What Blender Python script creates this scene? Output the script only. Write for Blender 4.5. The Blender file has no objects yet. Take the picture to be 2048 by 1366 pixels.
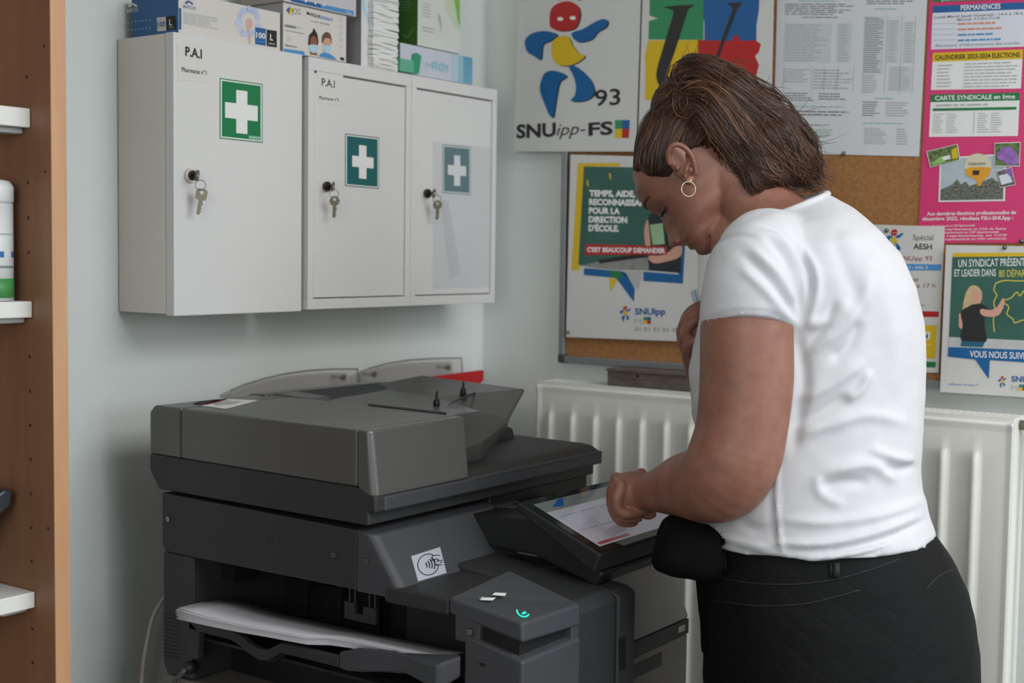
import bpy, bmesh, math, random
from mathutils import Vector, Matrix, Quaternion, noise
from math import sin, cos, pi, radians

scene = bpy.context.scene
COL = scene.collection
RND = random.Random(7)

# ------------------------------------------------------------------ camera
CAM_H = 1.38
YAW, PITCH, ROLL, FPX = 0.62454417, 0.06527807, 0.01362264, 2700.0
_f = Vector((-sin(YAW) * cos(PITCH), cos(YAW) * cos(PITCH), -sin(PITCH)))
_r0 = Vector((cos(YAW), sin(YAW), 0))
_u0 = _r0.cross(_f)
CR = _r0 * cos(ROLL) + _u0 * sin(ROLL)
CU = -_r0 * sin(ROLL) + _u0 * cos(ROLL)
CF = _f
CAM = Vector((0, 0, CAM_H))
cam_data = bpy.data.cameras.new('camera')
cam = bpy.data.objects.new('camera', cam_data)
COL.objects.link(cam)
rot = Matrix((CR, CU, -CF)).transposed()
cam.matrix_world = Matrix.Translation(CAM) @ rot.to_4x4()
cam_data.sensor_width = 36
cam_data.lens = FPX / 2048 * 36
cam_data.clip_start = 0.05
cam_data.dof.use_dof = True
cam_data.dof.focus_distance = 2.08
cam_data.dof.aperture_fstop = 4.5
scene.camera = cam

# ------------------------------------------------------------------ light
scene.view_settings.view_transform = 'Standard'
scene.view_settings.look = 'None'
scene.view_settings.exposure = 0.0
scene.view_settings.gamma = 1.0
scene.view_settings.use_curve_mapping = False
world = bpy.data.worlds.new('daylight')
scene.world = world
world.use_nodes = True
world.node_tree.nodes['Background'].inputs[0].default_value = (0.55, 0.66, 0.8, 1)
world.node_tree.nodes['Background'].inputs[1].default_value = 0.6


def area_light(name, loc, aim, sx, sy, power, color):
    d = bpy.data.lights.new(name, 'AREA')
    d.shape = 'RECTANGLE'
    d.size, d.size_y, d.energy, d.color = sx, sy, power, color
    o = bpy.data.objects.new(name, d)
    COL.objects.link(o)
    o.location = loc
    o.rotation_euler = (Vector(aim) - Vector(loc)).to_track_quat('-Z', 'Y').to_euler()
    return o


# daylight through the right-hand window, plus added fills from behind the camera and overhead
LIGHTS = (
    ('window_daylight', (2.93, 1.65, 1.84), (-1.5, 1.65, 1.35), 1.5, 1.2, 30, (0.86, 0.95, 1.0)),
    ('rear_fill', (0.6, -1.93, 1.75), (-0.4, 2, 1.3), 1.5, 1.2, 37, (0.99, 0.99, 0.98)),
    ('overhead_fill', (1.15, 1.5, 2.58), (1.15, 1.5, 0), 2.0, 1.9, 72, (0.97, 0.99, 1.0)),
)
for _l in LIGHTS:
    if _l[5] > 0:
        area_light(*_l)


# ------------------------------------------------------------------ helpers
def ray(px, py):
    return CF + CR * ((px - 1024) / FPX) - CU * ((py - 683) / FPX)


def on(px, py, axis, val):
    """point of the plane axis=val that the photograph shows at px, py"""
    d = ray(px, py)
    return CAM + d * ((val - CAM[axis]) / d[axis])


def dep(px, py, d):
    return CAM + ray(px, py) * d


def lin(c):
    out = []
    for v in c:
        v = v / 255.0
        out.append(v / 12.92 if v <= 0.04045 else ((v + 0.055) / 1.055) ** 2.4)
    return (out[0], out[1], out[2], 1.0)


MATS = {}


def mat(name, rgb, rough=0.5, metal=0.0, var=0.04, scale=30.0, bump=0.0, bscale=200.0,
        emit=None, estr=0.0, trans=0.0, alpha=1.0, stretch=None, rgb2=None, spec=0.5, coat=0.0, sss=0.0):
    if name in MATS:
        return MATS[name]
    m = bpy.data.materials.new(name)
    m.use_nodes = True
    nt = m.node_tree
    b = nt.nodes['Principled BSDF']
    base = lin(rgb)
    b.inputs['Roughness'].default_value = rough
    b.inputs['Metallic'].default_value = metal
    b.inputs['Specular IOR Level'].default_value = spec
    b.inputs['Coat Weight'].default_value = coat
    b.inputs['Base Color'].default_value = base
    if var > 0 or rgb2:
        tc = nt.nodes.new('ShaderNodeTexCoord')
        mp = nt.nodes.new('ShaderNodeMapping')
        if stretch:
            mp.inputs['Scale'].default_value = stretch
        nt.links.new(tc.outputs['Object'], mp.inputs['Vector'])
        nz = nt.nodes.new('ShaderNodeTexNoise')
        nz.inputs['Scale'].default_value = scale
        nz.inputs['Detail'].default_value = 5
        nt.links.new(mp.outputs['Vector'], nz.inputs['Vector'])
        rp = nt.nodes.new('ShaderNodeValToRGB')
        rp.color_ramp.elements[0].position = 0.32
        rp.color_ramp.elements[1].position = 0.68
        c2 = lin(rgb2) if rgb2 else tuple(min(1, base[i] * (1 + var)) for i in range(3)) + (1,)
        c1 = base if rgb2 else tuple(base[i] * (1 - var) for i in range(3)) + (1,)
        rp.color_ramp.elements[0].color = c1
        rp.color_ramp.elements[1].color = c2
        nt.links.new(nz.outputs['Fac'], rp.inputs['Fac'])
        nt.links.new(rp.outputs['Color'], b.inputs['Base Color'])
    if bump > 0:
        tc2 = nt.nodes.new('ShaderNodeTexCoord')
        n2 = nt.nodes.new('ShaderNodeTexNoise')
        n2.inputs['Scale'].default_value = bscale
        n2.inputs['Detail'].default_value = 3
        nt.links.new(tc2.outputs['Object'], n2.inputs['Vector'])
        bp = nt.nodes.new('ShaderNodeBump')
        bp.inputs['Strength'].default_value = bump
        bp.inputs['Distance'].default_value = 0.002
        nt.links.new(n2.outputs['Fac'], bp.inputs['Height'])
        nt.links.new(bp.outputs['Normal'], b.inputs['Normal'])
    if emit:
        b.inputs['Emission Color'].default_value = lin(emit)
        b.inputs['Emission Strength'].default_value = estr
    if trans:
        b.inputs['Transmission Weight'].default_value = trans
    if sss:
        b.inputs['Subsurface Weight'].default_value = sss
        b.inputs['Subsurface Radius'].default_value = (0.010, 0.004, 0.002)
        b.inputs['Subsurface Scale'].default_value = 0.6
    b.inputs['Alpha'].default_value = alpha
    MATS[name] = m
    return m


class MB:
    """collects shapes (world coordinates) with material slots; obj() links them as ONE mesh object"""

    def __init__(self):
        self.v, self.f, self.fm, self.mats, self.smooth = [], [], [], [], []

    def slot(self, m):
        if m not in self.mats:
            self.mats.append(m)
        return self.mats.index(m)

    def add(self, verts, faces, m, smooth=False):
        s = self.slot(m)
        n = len(self.v)
        self.v += [Vector(p) for p in verts]
        for fc in faces:
            self.f.append([n + i for i in fc])
            self.fm.append(s)
            self.smooth.append(smooth)
        return self

    def box(self, a, b, m):
        x0, y0, z0 = (min(a[i], b[i]) for i in range(3))
        x1, y1, z1 = (max(a[i], b[i]) for i in range(3))
        return self.hexa([(x0, y0, z0), (x1, y0, z0), (x1, y1, z0), (x0, y1, z0)],
                         [(x0, y0, z1), (x1, y0, z1), (x1, y1, z1), (x0, y1, z1)], m)

    def hexa(self, lo, hi, m):
        n = len(lo)
        fs = [list(range(n - 1, -1, -1)), list(range(n, 2 * n))]
        for i in range(n):
            j = (i + 1) % n
            fs.append([i, j, n + j, n + i])
        return self.add(list(lo) + list(hi), fs, m)

    def prism(self, pts, vec, m, smooth=False):
        vec = Vector(vec)
        pts = [Vector(p) for p in pts]
        return self.hexa(pts, [p + vec for p in pts], m)

    def poly(self, pts, m):
        return self.add(pts, [list(range(len(pts)))], m)

    def tube(self, pts, rad, m, n=8, cap=True, smooth=True):
        pts = [Vector(p) for p in pts]
        k = len(pts)
        rads = rad if isinstance(rad, (list, tuple)) else [rad] * k
        vs, fs = [], []
        t = (pts[1] - pts[0]).normalized()
        ref = Vector((0, 0, 1)) if abs(t.z) < 0.9 else Vector((1, 0, 0))
        nrm = (ref - t * ref.dot(t)).normalized()
        for i, p in enumerate(pts):
            if i == 0:
                t = (pts[1] - pts[0])
            elif i == k - 1:
                t = pts[-1] - pts[-2]
            else:
                t = pts[i + 1] - pts[i - 1]
            t = t.normalized() if t.length > 1e-9 else Vector((0, 0, 1))
            nrm = nrm - t * nrm.dot(t)
            nrm = nrm.normalized() if nrm.length > 1e-6 else t.orthogonal().normalized()
            bn = t.cross(nrm)
            for j in range(n):
                a = 2 * pi * j / n
                vs.append(p + (nrm * cos(a) + bn * sin(a)) * rads[i])
        for i in range(k - 1):
            for j in range(n):
                a, b = i * n + j, i * n + (j + 1) % n
                fs.append([a, b, b + n, a + n])
        if cap:
            fs.append(list(range(n - 1, -1, -1)))
            fs.append([(k - 1) * n + j for j in range(n)])
        return self.add(vs, fs, m, smooth)

    def loop(self, c, nrm, rad, r, m, n=24, k=6):
        """a ring (torus)"""
        nrm = Vector(nrm).normalized()
        a = nrm.orthogonal().normalized()
        b = nrm.cross(a)
        vs, fs = [], []
        c = Vector(c)
        for i in range(n):
            t = 2 * pi * i / n
            d = a * cos(t) + b * sin(t)
            for j in range(k):
                s = 2 * pi * j / k
                vs.append(c + d * (rad + r * cos(s)) + nrm * (r * sin(s)))
        for i in range(n):
            for j in range(k):
                fs.append([i * k + j, ((i + 1) % n) * k + j, ((i + 1) % n) * k + (j + 1) % k, i * k + (j + 1) % k])
        return self.add(vs, fs, m, True)

    def disc(self, c, nrm, rad, h, m, n=24, smooth=False):
        c, nrm = Vector(c), Vector(nrm).normalized()
        return self.tube([c, c + nrm * h], rad, m, n, True, smooth)

    def loft(self, rings, m, cap=True, smooth=True, closed=True):
        n = len(rings[0])
        vs = [p for r in rings for p in r]
        fs = []
        for i in range(len(rings) - 1):
            for j in range(n if closed else n - 1):
                a, b = i * n + j, i * n + (j + 1) % n
                fs.append([a, b, b + n, a + n])
        if cap:
            fs.append(list(range(n - 1, -1, -1)))
            fs.append([(len(rings) - 1) * n + j for j in range(n)])
        return self.add(vs, fs, m, smooth)

    def mesh(self, name, origin=Vector((0, 0, 0))):
        me = bpy.data.meshes.new(name)
        me.from_pydata([p - origin for p in self.v], [], self.f)
        for m in self.mats:
            me.materials.append(m)
        me.polygons.foreach_set('material_index', self.fm)
        me.polygons.foreach_set('use_smooth', self.smooth)
        me.update()
        return me


def world_loc(o):
    p = Vector((0, 0, 0))
    while o:
        p += o.location
        o = o.parent
    return p


def obj(name, mb, parent=None, bevel=0.0, seg=2, recalc=True, origin=None, label=None):
    base = world_loc(parent) if parent else Vector((0, 0, 0))
    if origin is None:
        if parent:
            org = base
        else:
            xs = [p for p in mb.v]
            org = Vector(((min(p.x for p in xs) + max(p.x for p in xs)) / 2,
                          (min(p.y for p in xs) + max(p.y for p in xs)) / 2, min(p.z for p in xs)))
    else:
        org = Vector(origin)
    me = mb.mesh(name, org)
    if recalc:
        bm = bmesh.new()
        bm.from_mesh(me)
        bmesh.ops.recalc_face_normals(bm, faces=bm.faces)
        bm.to_mesh(me)
        bm.free()
    o = bpy.data.objects.new(name, me)
    COL.objects.link(o)
    o.location = org - base
    if parent:
        o.parent = parent
    if bevel > 0:
        md = o.modifiers.new('bevel', 'BEVEL')
        md.width = bevel
        md.segments = seg
        md.limit_method = 'ANGLE'
        md.angle_limit = radians(35)
        md.harden_normals = False
    if label:
        o['label'] = label
    return o


def tag(o, label, cat, group=None, kind=None):
    o['label'] = label
    o['category'] = cat
    if group:
        o['group'] = group
    if kind:
        o['kind'] = kind
    return o


def thing(name, loc, label, cat, group=None):
    o = bpy.data.objects.new(name, None)
    COL.objects.link(o)
    o.location = loc
    o.empty_display_size = 0.05
    return tag(o, label, cat, group)


def struct(name, mb, bevel=0.0):
    o = obj(name, mb, None, bevel)
    o['kind'] = 'structure'
    return o


# ---- printing on flat surfaces --------------------------------------------------
class Plane:
    """a flat surface; print layers stack towards the viewer's side"""

    def __init__(self, axis, val, sign, step=0.00025):
        self.axis, self.val, self.sign, self.step = axis, val, sign, step

    def p(self, px, py, layer=0):
        q = on(px, py, self.axis, self.val)
        q[self.axis] += self.sign * self.step * layer
        return q

    def poly(self, mb, pts, m, layer=1):
        mb.poly([self.p(x, y, layer) for x, y in pts], m)

    def sheet(self, mb, pts, m, thick=0.001):
        v = [0, 0, 0]
        v[self.axis] = -self.sign * thick
        mb.prism([self.p(x, y, 0) for x, y in pts], v, m)

    def text(self, mb, s, a, b, cap, m, layer=2, bold=0.0, shear=0.0):
        """baseline from a to b (pixels), capitals cap pixels high"""
        vs, fs, w = text_mesh(s, bold, shear)
        A, B = self.p(a[0], a[1], layer), self.p(b[0], b[1], layer)
        up = self.p(a[0], a[1] - cap, layer) - A
        ex = (B - A) / max(w, 1e-6)
        k = up / 0.70
        mb.add([A + ex * x + k * y for x, y in vs], fs, m)

    def lines(self, mb, quad, n, m, layer=1, fill=0.5, seed=0, ragged=0.35):
        """n grey lines of unreadably small print inside quad (tl, tr, br, bl)"""
        r = random.Random(seed)
        for i in range(n):
            t0 = (i + 0.5 - fill / 2) / n
            t1 = (i + 0.5 + fill / 2) / n
            e = 1 - r.random() * ragged
            x = 0.0
            while x < e - 0.01:
                w = min(e - x, 0.05 + r.random() * 0.16)
                pts = [bil(quad, x, t0), bil(quad, x + w, t0), bil(quad, x + w, t1), bil(quad, x, t1)]
                self.poly(mb, pts, m, layer)
                x += w + 0.025


def bil(q, u, v):
    (x0, y0), (x1, y1), (x2, y2), (x3, y3) = q
    ax, ay = x0 + (x1 - x0) * u, y0 + (y1 - y0) * u
    bx, by = x3 + (x2 - x3) * u, y3 + (y2 - y3) * u
    return (ax + (bx - ax) * v, ay + (by - ay) * v)


def sub(q, u0, v0, u1, v1):
    return [bil(q, u0, v0), bil(q, u1, v0), bil(q, u1, v1), bil(q, u0, v1)]


_TXT = {}


def text_mesh(s, bold, shear):
    key = (s, bold, shear)
    if key in _TXT:
        return _TXT[key]
    cu = bpy.data.curves.new('lettering', 'FONT')
    cu.body = s
    cu.size = 1.0
    cu.offset = bold
    cu.shear = shear
    cu.resolution_u = 3
    o = bpy.data.objects.new('lettering', cu)
    me = o.to_mesh()
    vs = [(v.co.x, v.co.y) for v in me.vertices]
    fs = [list(p.vertices) for p in me.polygons]
    o.to_mesh_clear()
    bpy.data.objects.remove(o)
    bpy.data.curves.remove(cu)
    if vs:
        x0 = min(v[0] for v in vs)
        x1 = max(v[0] for v in vs)
        vs = [(v[0] - x0, v[1]) for v in vs]
        w = x1 - x0
    else:
        w = 1.0
    _TXT[key] = (vs, fs, w)
    return _TXT[key]


def spline(pts, n=6, closed=True):
    """Catmull-Rom through 2-D or 3-D points"""
    P = [Vector(p) for p in pts]
    k = len(P)
    out = []
    rng = range(k) if closed else range(k - 1)
    for i in rng:
        if closed:
            p0, p1, p2, p3 = P[(i - 1) % k], P[i], P[(i + 1) % k], P[(i + 2) % k]
        else:
            p0, p1, p2, p3 = P[max(i - 1, 0)], P[i], P[i + 1], P[min(i + 2, k - 1)]
        for j in range(n):
            t = j / n
            out.append(0.5 * ((2 * p1) + (p2 - p0) * t + (2 * p0 - 5 * p1 + 4 * p2 - p3) * t * t
                              + (3 * p1 - p0 - 3 * p2 + p3) * t ** 3))
    if not closed:
        out.append(P[-1])
    return [tuple(p) for p in out]


# ------------------------------------------------------------------ materials
M_wall = mat('wall_paint', (220, 225, 222), 0.75, var=0.012, scale=3, bump=0.08, bscale=350)
M_ceil = mat('ceiling_paint', (240, 240, 237), 0.9, var=0.01)
M_floor = mat('floor_vinyl', (74, 74, 72), 0.45, var=0.06, scale=12)
M_steel_white = mat('white_lacquered_steel', (219, 218, 217), 0.38, var=0.01, scale=8)
M_steel_side = mat('white_lacquered_side', (228, 223, 215), 0.45, var=0.015, scale=8)
M_gap = mat('dark_gap', (40, 40, 40), 0.8, var=0)
M_beech = mat('beech_veneer', (196, 150, 112), 0.45, rgb2=(186, 139, 102), scale=9, stretch=(6, 6, 0.5))
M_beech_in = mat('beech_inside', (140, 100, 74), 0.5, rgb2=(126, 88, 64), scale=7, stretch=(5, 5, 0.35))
M_shelf = mat('white_shelf', (222, 220, 216), 0.5, var=0.01)
M_paper = mat('white_paper', (226, 226, 224), 0.7, var=0.01)
M_poster = mat('poster_paper', (206, 205, 202), 0.5, var=0.012, scale=5)
M_ink = mat('black_ink', (34, 33, 36), 0.7, var=0)
M_grey_ink = mat('grey_ink', (126, 128, 130), 0.7, var=0)
M_lgrey_ink = mat('pale_grey_ink', (172, 174, 176), 0.7, var=0)
M_green_sign = mat('green_sign', (8, 122, 72), 0.4, var=0.02)
M_teal_sign = mat('teal_sign', (18, 96, 98), 0.4, var=0.02)
M_white_ink = mat('white_ink', (232, 232, 230), 0.6, var=0)
M_metal = mat('nickel', (132, 124, 110), 0.42, metal=0.75, var=0.05)
M_darkmetal = mat('dark_bronze', (72, 64, 56), 0.35, metal=0.8, var=0.05)
M_alu = mat('aluminium', (150, 152, 154), 0.42, metal=0.7, var=0.03)
M_cork = mat('cork', (166, 117, 70), 0.9, rgb2=(142, 97, 56), scale=160, bump=0.25, bscale=260)
M_rad = mat('radiator_enamel', (228, 227, 219), 0.35, var=0.01)
M_blue = mat('print_blue', (32, 92, 152), 0.5, var=0.02)
M_lblue = mat('print_light_blue', (74, 142, 196), 0.5, var=0.02)
M_dblue = mat('print_deep_blue', (10, 92, 150), 0.5, var=0.02)
M_red = mat('print_red', (178, 34, 34), 0.5, var=0.02)
M_yellow = mat('print_yellow', (214, 178, 26), 0.5, var=0.02)
M_green = mat('print_green', (52, 138, 92), 0.5, var=0.02)
M_dgreen = mat('print_dark_green', (30, 118, 64), 0.5, var=0.02)
M_board_green = mat('print_blackboard_green', (42, 84, 76), 0.5, rgb2=(54, 100, 88), scale=9)
M_pink = mat('print_pink', (206, 48, 108), 0.5, rgb2=(214, 66, 120), scale=3)
M_skin_print = mat('print_skin', (206, 156, 136), 0.6, var=0.04)
M_hair_print = mat('print_blond', (196, 170, 128), 0.6, var=0.12, scale=80)
# ================================================================== the room
XL, YB, XR, YF, ZC = -1.96, 2.60, 3.0, -2.0, 2.62


def wall_with_hole(name, axis, val, thick, lo, hi, z1, hole):
    """a wall on the plane axis=val from lo to hi, with a window hole (a0, a1, z0, z1)"""
    mb = MB()

    def b(a0, a1, z0, z2):
        p, q = [0, 0, z0], [0, 0, z2]
        o = 1 - axis
        p[axis], q[axis] = val, val + thick
        p[o], q[o] = a0, a1
        mb.box(p, q, M_wall)
    if hole:
        a0, a1, h0, h1 = hole
        b(lo, a0, 0, z1), b(a1, hi, 0, z1), b(a0, a1, 0, h0), b(a0, a1, h1, z1)
    else:
        b(lo, hi, 0, z1)
    return struct(name, mb)


wall_with_hole('wall_left', 0, XL, -0.12, YF, YB, ZC, None)
wall_with_hole('wall_back', 1, YB, 0.12, XL - 0.12, XR + 0.12, ZC, None)
wall_with_hole('wall_right', 0, XR, 0.12, YF, YB, ZC, (-0.75, 2.45, 1.0, 2.45))
wall_with_hole('wall_front', 1, YF, -0.12, XL - 0.12, XR + 0.12, ZC, (-0.2, 1.4, 1.0, 2.4))
struct('floor', MB().box((XL - 0.12, YF - 0.12, -0.1), (XR + 0.12, YB + 0.12, 0), M_floor))
struct('ceiling', MB().box((XL - 0.12, YF - 0.12, ZC), (XR + 0.12, YB + 0.12, ZC + 0.1), M_ceil))
M_frame = mat('window_frame_white', (225, 225, 222), 0.4, var=0.01)
M_glass = mat('window_glass', (235, 242, 240), 0.03, var=0, alpha=0.25)
for name, ax, val, a0, a1, z0, z1 in (('window_1', 0, XR, -0.75, 2.45, 1.0, 2.45), ('window_2', 1, YF, -0.2, 1.4, 1.0, 2.4)):
    mb = MB()
    sg = 1 if ax == 0 else -1

    def fb(u0, u1, w0, w1, d0, d1, m):
        p, q = [0, 0, w0], [0, 0, w1]
        p[ax], q[ax] = val + sg * d0, val + sg * d1
        p[1 - ax], q[1 - ax] = u0, u1
        mb.box(p, q, m)
    mid = (a0 + a1) / 2
    for u in (a0, mid - 0.03, a1 - 0.06):
        fb(u, u + 0.06, z0, z1, 0.03, 0.09, M_frame)
    fb(a0, a1, z0, z0 + 0.06, 0.031, 0.089, M_frame)
    fb(a0, a1, z1 - 0.06, z1, 0.031, 0.089, M_frame)
    fb(a0 + 0.05, a1 - 0.05, z0 + 0.05, z1 - 0.05, 0.055, 0.061, M_glass)
    struct(name, mb)

# ================================================================== beech shelf unit at the left edge
PXF = on(105, 683, 1, 1.10).x
PY0, PY1 = 1.10, on(135, 683, 0, PXF).y                       # the right-hand side panel
unit = thing('shelf_unit', (-1.76, 0.72, 0), 'tall open beech shelf unit with white shelves beside the wall cabinets', 'shelf unit')
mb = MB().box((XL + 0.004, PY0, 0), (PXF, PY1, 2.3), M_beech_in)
for z in [0.62 + 0.047 * i for i in range(22)]:
    if any(abs(z - s) < 0.04 for s in (0.9, 1.295, 1.55)):
        continue
    mb.disc((-1.60, PY0 + 0.0005, z), (0, -1, 0), 0.0026, 0.001, M_gap, 10)
for z in (1.02, 1.50, 1.665):
    mb.disc((-1.562, PY0 + 0.0005, z - 0.02), (0, -1, 0), 0.0022, 0.001, M_gap, 10)
obj('side_panel', mb, unit, 0.001)
obj('edge_band', MB().box((PXF, PY0, 0), (PXF + 0.0012, PY1, 2.3), M_beech), unit, label='pale beech front edge of the panel')
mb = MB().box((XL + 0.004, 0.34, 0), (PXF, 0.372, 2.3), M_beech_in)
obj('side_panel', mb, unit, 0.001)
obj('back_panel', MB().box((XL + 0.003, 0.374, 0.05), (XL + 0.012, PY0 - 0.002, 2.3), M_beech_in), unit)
M_bracket = mat('clear_bracket', (186, 190, 188), 0.25, var=0.02)
for z0, z1 in ((0.8865, 0.9085), (1.2845, 1.3065), (1.539, 1.5645)):
    sh = obj('shelf', MB().box((XL + 0.014, 0.374, z0), (-1.592, PY0 - 0.001, z1), M_shelf), unit, 0.0012)
    for yy in (PY0 - 0.03, 0.40):
        obj('shelf_bracket', MB().box((-1.635, yy - 0.012, z0 - 0.008), (-1.607, yy + 0.029 if yy > 1 else yy + 0.012, z0), M_bracket), sh, 0.003)

# canister of wipes on the middle shelf
cc = Vector((on(-27, 480, 1, 1.058).x, 1.058, 1.3072))
can = thing('wipes_canister', cc, 'white plastic canister with a green band on the middle beech unit shelf', 'canister')
M_can = mat('canister_plastic', (212, 214, 216), 0.35, var=0.01)
M_cangreen = mat('canister_green', (70, 142, 78), 0.45, var=0.03)
RC = 0.034


def lathe(mb, c, prof, m, n=32, smooth=True):
    rings = []
    for r_, z in prof:
        rings.append([Vector(c) + Vector((r_ * cos(2 * pi * j / n), r_ * sin(2 * pi * j / n), z)) for j in range(n)])
    return mb.loft(rings, m, True, smooth)


mb = MB()
lathe(mb, cc, [(RC, 0), (RC, 0.13)], M_can)
for k, (z0, z1, m) in enumerate(((0.004, 0.030, M_cangreen), (0.044, 0.047, M_grey_ink), (0.060, 0.074, M_blue), (0.088, 0.090, M_lgrey_ink))):
    if k == 2:
        for q in range(9):
            a0 = 0.55 + q * 0.7
            mb.loft([[cc + Vector(((RC + 0.0004) * cos(a0 + t * 0.12), (RC + 0.0004) * sin(a0 + t * 0.12), zz)) for t in range(3)] for zz in (0.058, 0.066)], M_blue, False, True, False)
    else:
        lathe(mb, cc, [(RC + 0.0004, z0), (RC + 0.0004, z1)], m)
obj('body', mb, can)
mb = MB()
lathe(mb, cc, [(RC - 0.001, 0.1305), (RC + 0.001, 0.133), (RC + 0.001, 0.152), (RC - 0.004, 0.160), (0.012, 0.163)], M_can)
obj('lid', mb, can)

# dark desk device on the lowest visible shelf
dv = Vector((-1.70, 0.96, 0.9092))
dev = thing('desk_telephone', dv, 'dark slanted desk device standing on the lowest white shelf at the left edge', 'desk telephone')
M_dev = mat('dark_grey_plastic', (46, 50, 56), 0.4, var=0.03)
M_dev2 = mat('black_plastic', (18, 18, 20), 0.4, var=0.03)
XD = -1.622
p0 = on(26, 976, 0, XD)
ya, za = p0.y, p0.z
mb = MB()
mb.prism([(XD, ya - 0.20, za - 0.115), (XD, ya - 0.19, za - 0.09), (XD, ya - 0.012, za), (XD, ya, za - 0.004), (XD, ya - 0.002, za - 0.024), (XD, ya - 0.14, za - 0.115)], (-0.16, 0, 0), M_dev)
obj('body', mb, dev, 0.004)
mb = MB()
mb.box((XD, ya - 0.22, 0.9092), (XD - 0.14, ya - 0.03, 0.918), M_dev2)
mb.box((XD - 0.03, ya - 0.17, 0.917), (XD - 0.11, ya - 0.13, za - 0.09), M_dev2)
obj('stand', mb, dev, 0.003)

# ================================================================== medicine cabinets
XF = -1.8105                                   # front plane of the doors
ZB, ZT = 1.268, 1.743
DOOR = Plane(0, XF, 1)


def cross_sign(mb, pl, quad, m, border, layer=1):
    pl.poly(mb, quad, m, layer)
    pl.poly(mb, sub(quad, .02, .018, .98, .982), M_white_ink, layer + 1)
    pl.poly(mb, sub(quad, .05, .04, .95, .96), m, layer + 2)
    (u0, v0, u1, v1), (a0, b0, a1, b1) = border
    pl.poly(mb, [bil(quad, u, v) for u, v in ((u0, v0), (u1, v0), (u1, b0), (a1, b0), (a1, b1), (u1, b1), (u1, v1), (u0, v1), (u0, b1), (a0, b1), (a0, b0), (u0, b0))], M_white_ink, layer + 3)


# --- first cabinet: body with an overlaid slab door
c1 = thing('medicine_cabinet', (-1.885, 1.68, ZB), 'larger white medicine cabinet with flush slab door and bright green cross', 'cabinet')
mb = MB()
mb.box((XL + 0.002, 1.527, ZB), (-1.834, 1.832, ZT), M_steel_side)
obj('body', mb, c1, 0.0015)
mb = MB().box((-1.8325, 1.527, ZB - 0.003), (XF, 1.832, ZT + 0.001), M_steel_white)
d1 = obj('door', mb, c1, 0.002)
mb = MB()
lab = [(353, 88), (418, 84), (418, 166), (356, 160)]
DOOR.sheet(mb, lab, mat('label_paper', (217, 216, 209), 0.5, var=0.01), 0.0003)
mb.v = [v + Vector((0.0005, 0, 0)) for v in mb.v]
DOOR.text(mb, 'P.A.I', (370, 111), (403, 117), 18, M_ink, 4, 0.024)
DOOR.text(mb, 'Pharmacie n°1', (363, 143), (412, 150), 9, M_ink, 4, 0.008)
obj('paper_label', mb, d1, recalc=False, label='small paper label lettered P.A.I')
mb = MB()
s1 = [(439, 156), (525, 168), (525, 286), (439, 277)]
cross_sign(mb, DOOR, s1, M_green_sign, ((.38, .16, .64, .88), (.12, .385, .88, .645)))
DOOR.poly(mb, sub(s1, .67, .9, .93, .95), mat('sign_small_print', (140, 190, 165), 0.5, var=0), 5)
obj('cross_sign', mb, d1, recalc=False, label='bright green sticker with a white cross')


def lock(parent, px, py, rim, core, r_):
    c = on(px, py, 0, XF)
    mb = MB()
    mb.disc(c + Vector((0.0002, 0, 0)), (1, 0, 0), r_, 0.006, rim, 28, False)
    mb.disc(c + Vector((0.006, 0, 0)), (1, 0, 0), r_ * 0.68, 0.004, core, 24, False)
    obj('lock', mb, parent, 0.001)
    return c


def key_shape(mb, head, tip, nrm, m, hw=0.0085, square=False, th=0.0018):
    """flat key from its bow (head) to its tip; the plate lies square to nrm"""
    head, tip, nrm = Vector(head), Vector(tip), Vector(nrm).normalized()
    d = (tip - head)
    L = d.length
    d.normalize()
    s = nrm.cross(d).normalized()
    # bow as ring of outline around a hole
    n = 20
    outer, inner = [], []
    for i in range(n):
        a = 2 * pi * i / n
        ca, sa = cos(a), sin(a)
        if square:
            k = 1 / max(abs(ca), abs(sa)) ** 0.75
        else:
            k = 1
        outer.append(head + (d * ca + s * sa) * hw * k)
        inner.append(head - d * hw * 0.35 + (d * ca + s * sa) * hw * 0.33)
    for off in (0,):
        vs = [p + nrm * th / 2 for p in outer + inner] + [p - nrm * th / 2 for p in outer + inner]
        fs = []
        for i in range(n):
            j = (i + 1) % n
            fs += [[i, j, n + j, n + i], [2 * n + j, 2 * n + i, 3 * n + i, 3 * n + j],
                   [i, 2 * n + i, 2 * n + j, j], [n + i, n + j, 3 * n + j, 3 * n + i]]
        mb.add(vs, fs, m)
    b0 = head + d * hw * 0.9
    w = hw * 0.36
    prof = [(0, w), (0.15, w), (0.2, w * 1.35), (0.3, w * 1.35)]
    for k in range(6):
        t = 0.34 + k * 0.1
        prof += [(t, w * (0.75 if k % 2 else 1.25)), (t + 0.05, w * (0.7 if k % 2 else 1.1))]
    prof += [(1.0, 0.2 * w)]
    LL = L - hw * 0.9
    pts = [b0 + d * (t * LL) + s * x for t, x in prof] + [b0 + d * (t * LL) - s * w * 0.9 for t in (0.95, 0.0)]
    mb.prism([p + nrm * th * 0.4 for p in pts], -nrm * th * 0.8, m)


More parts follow.
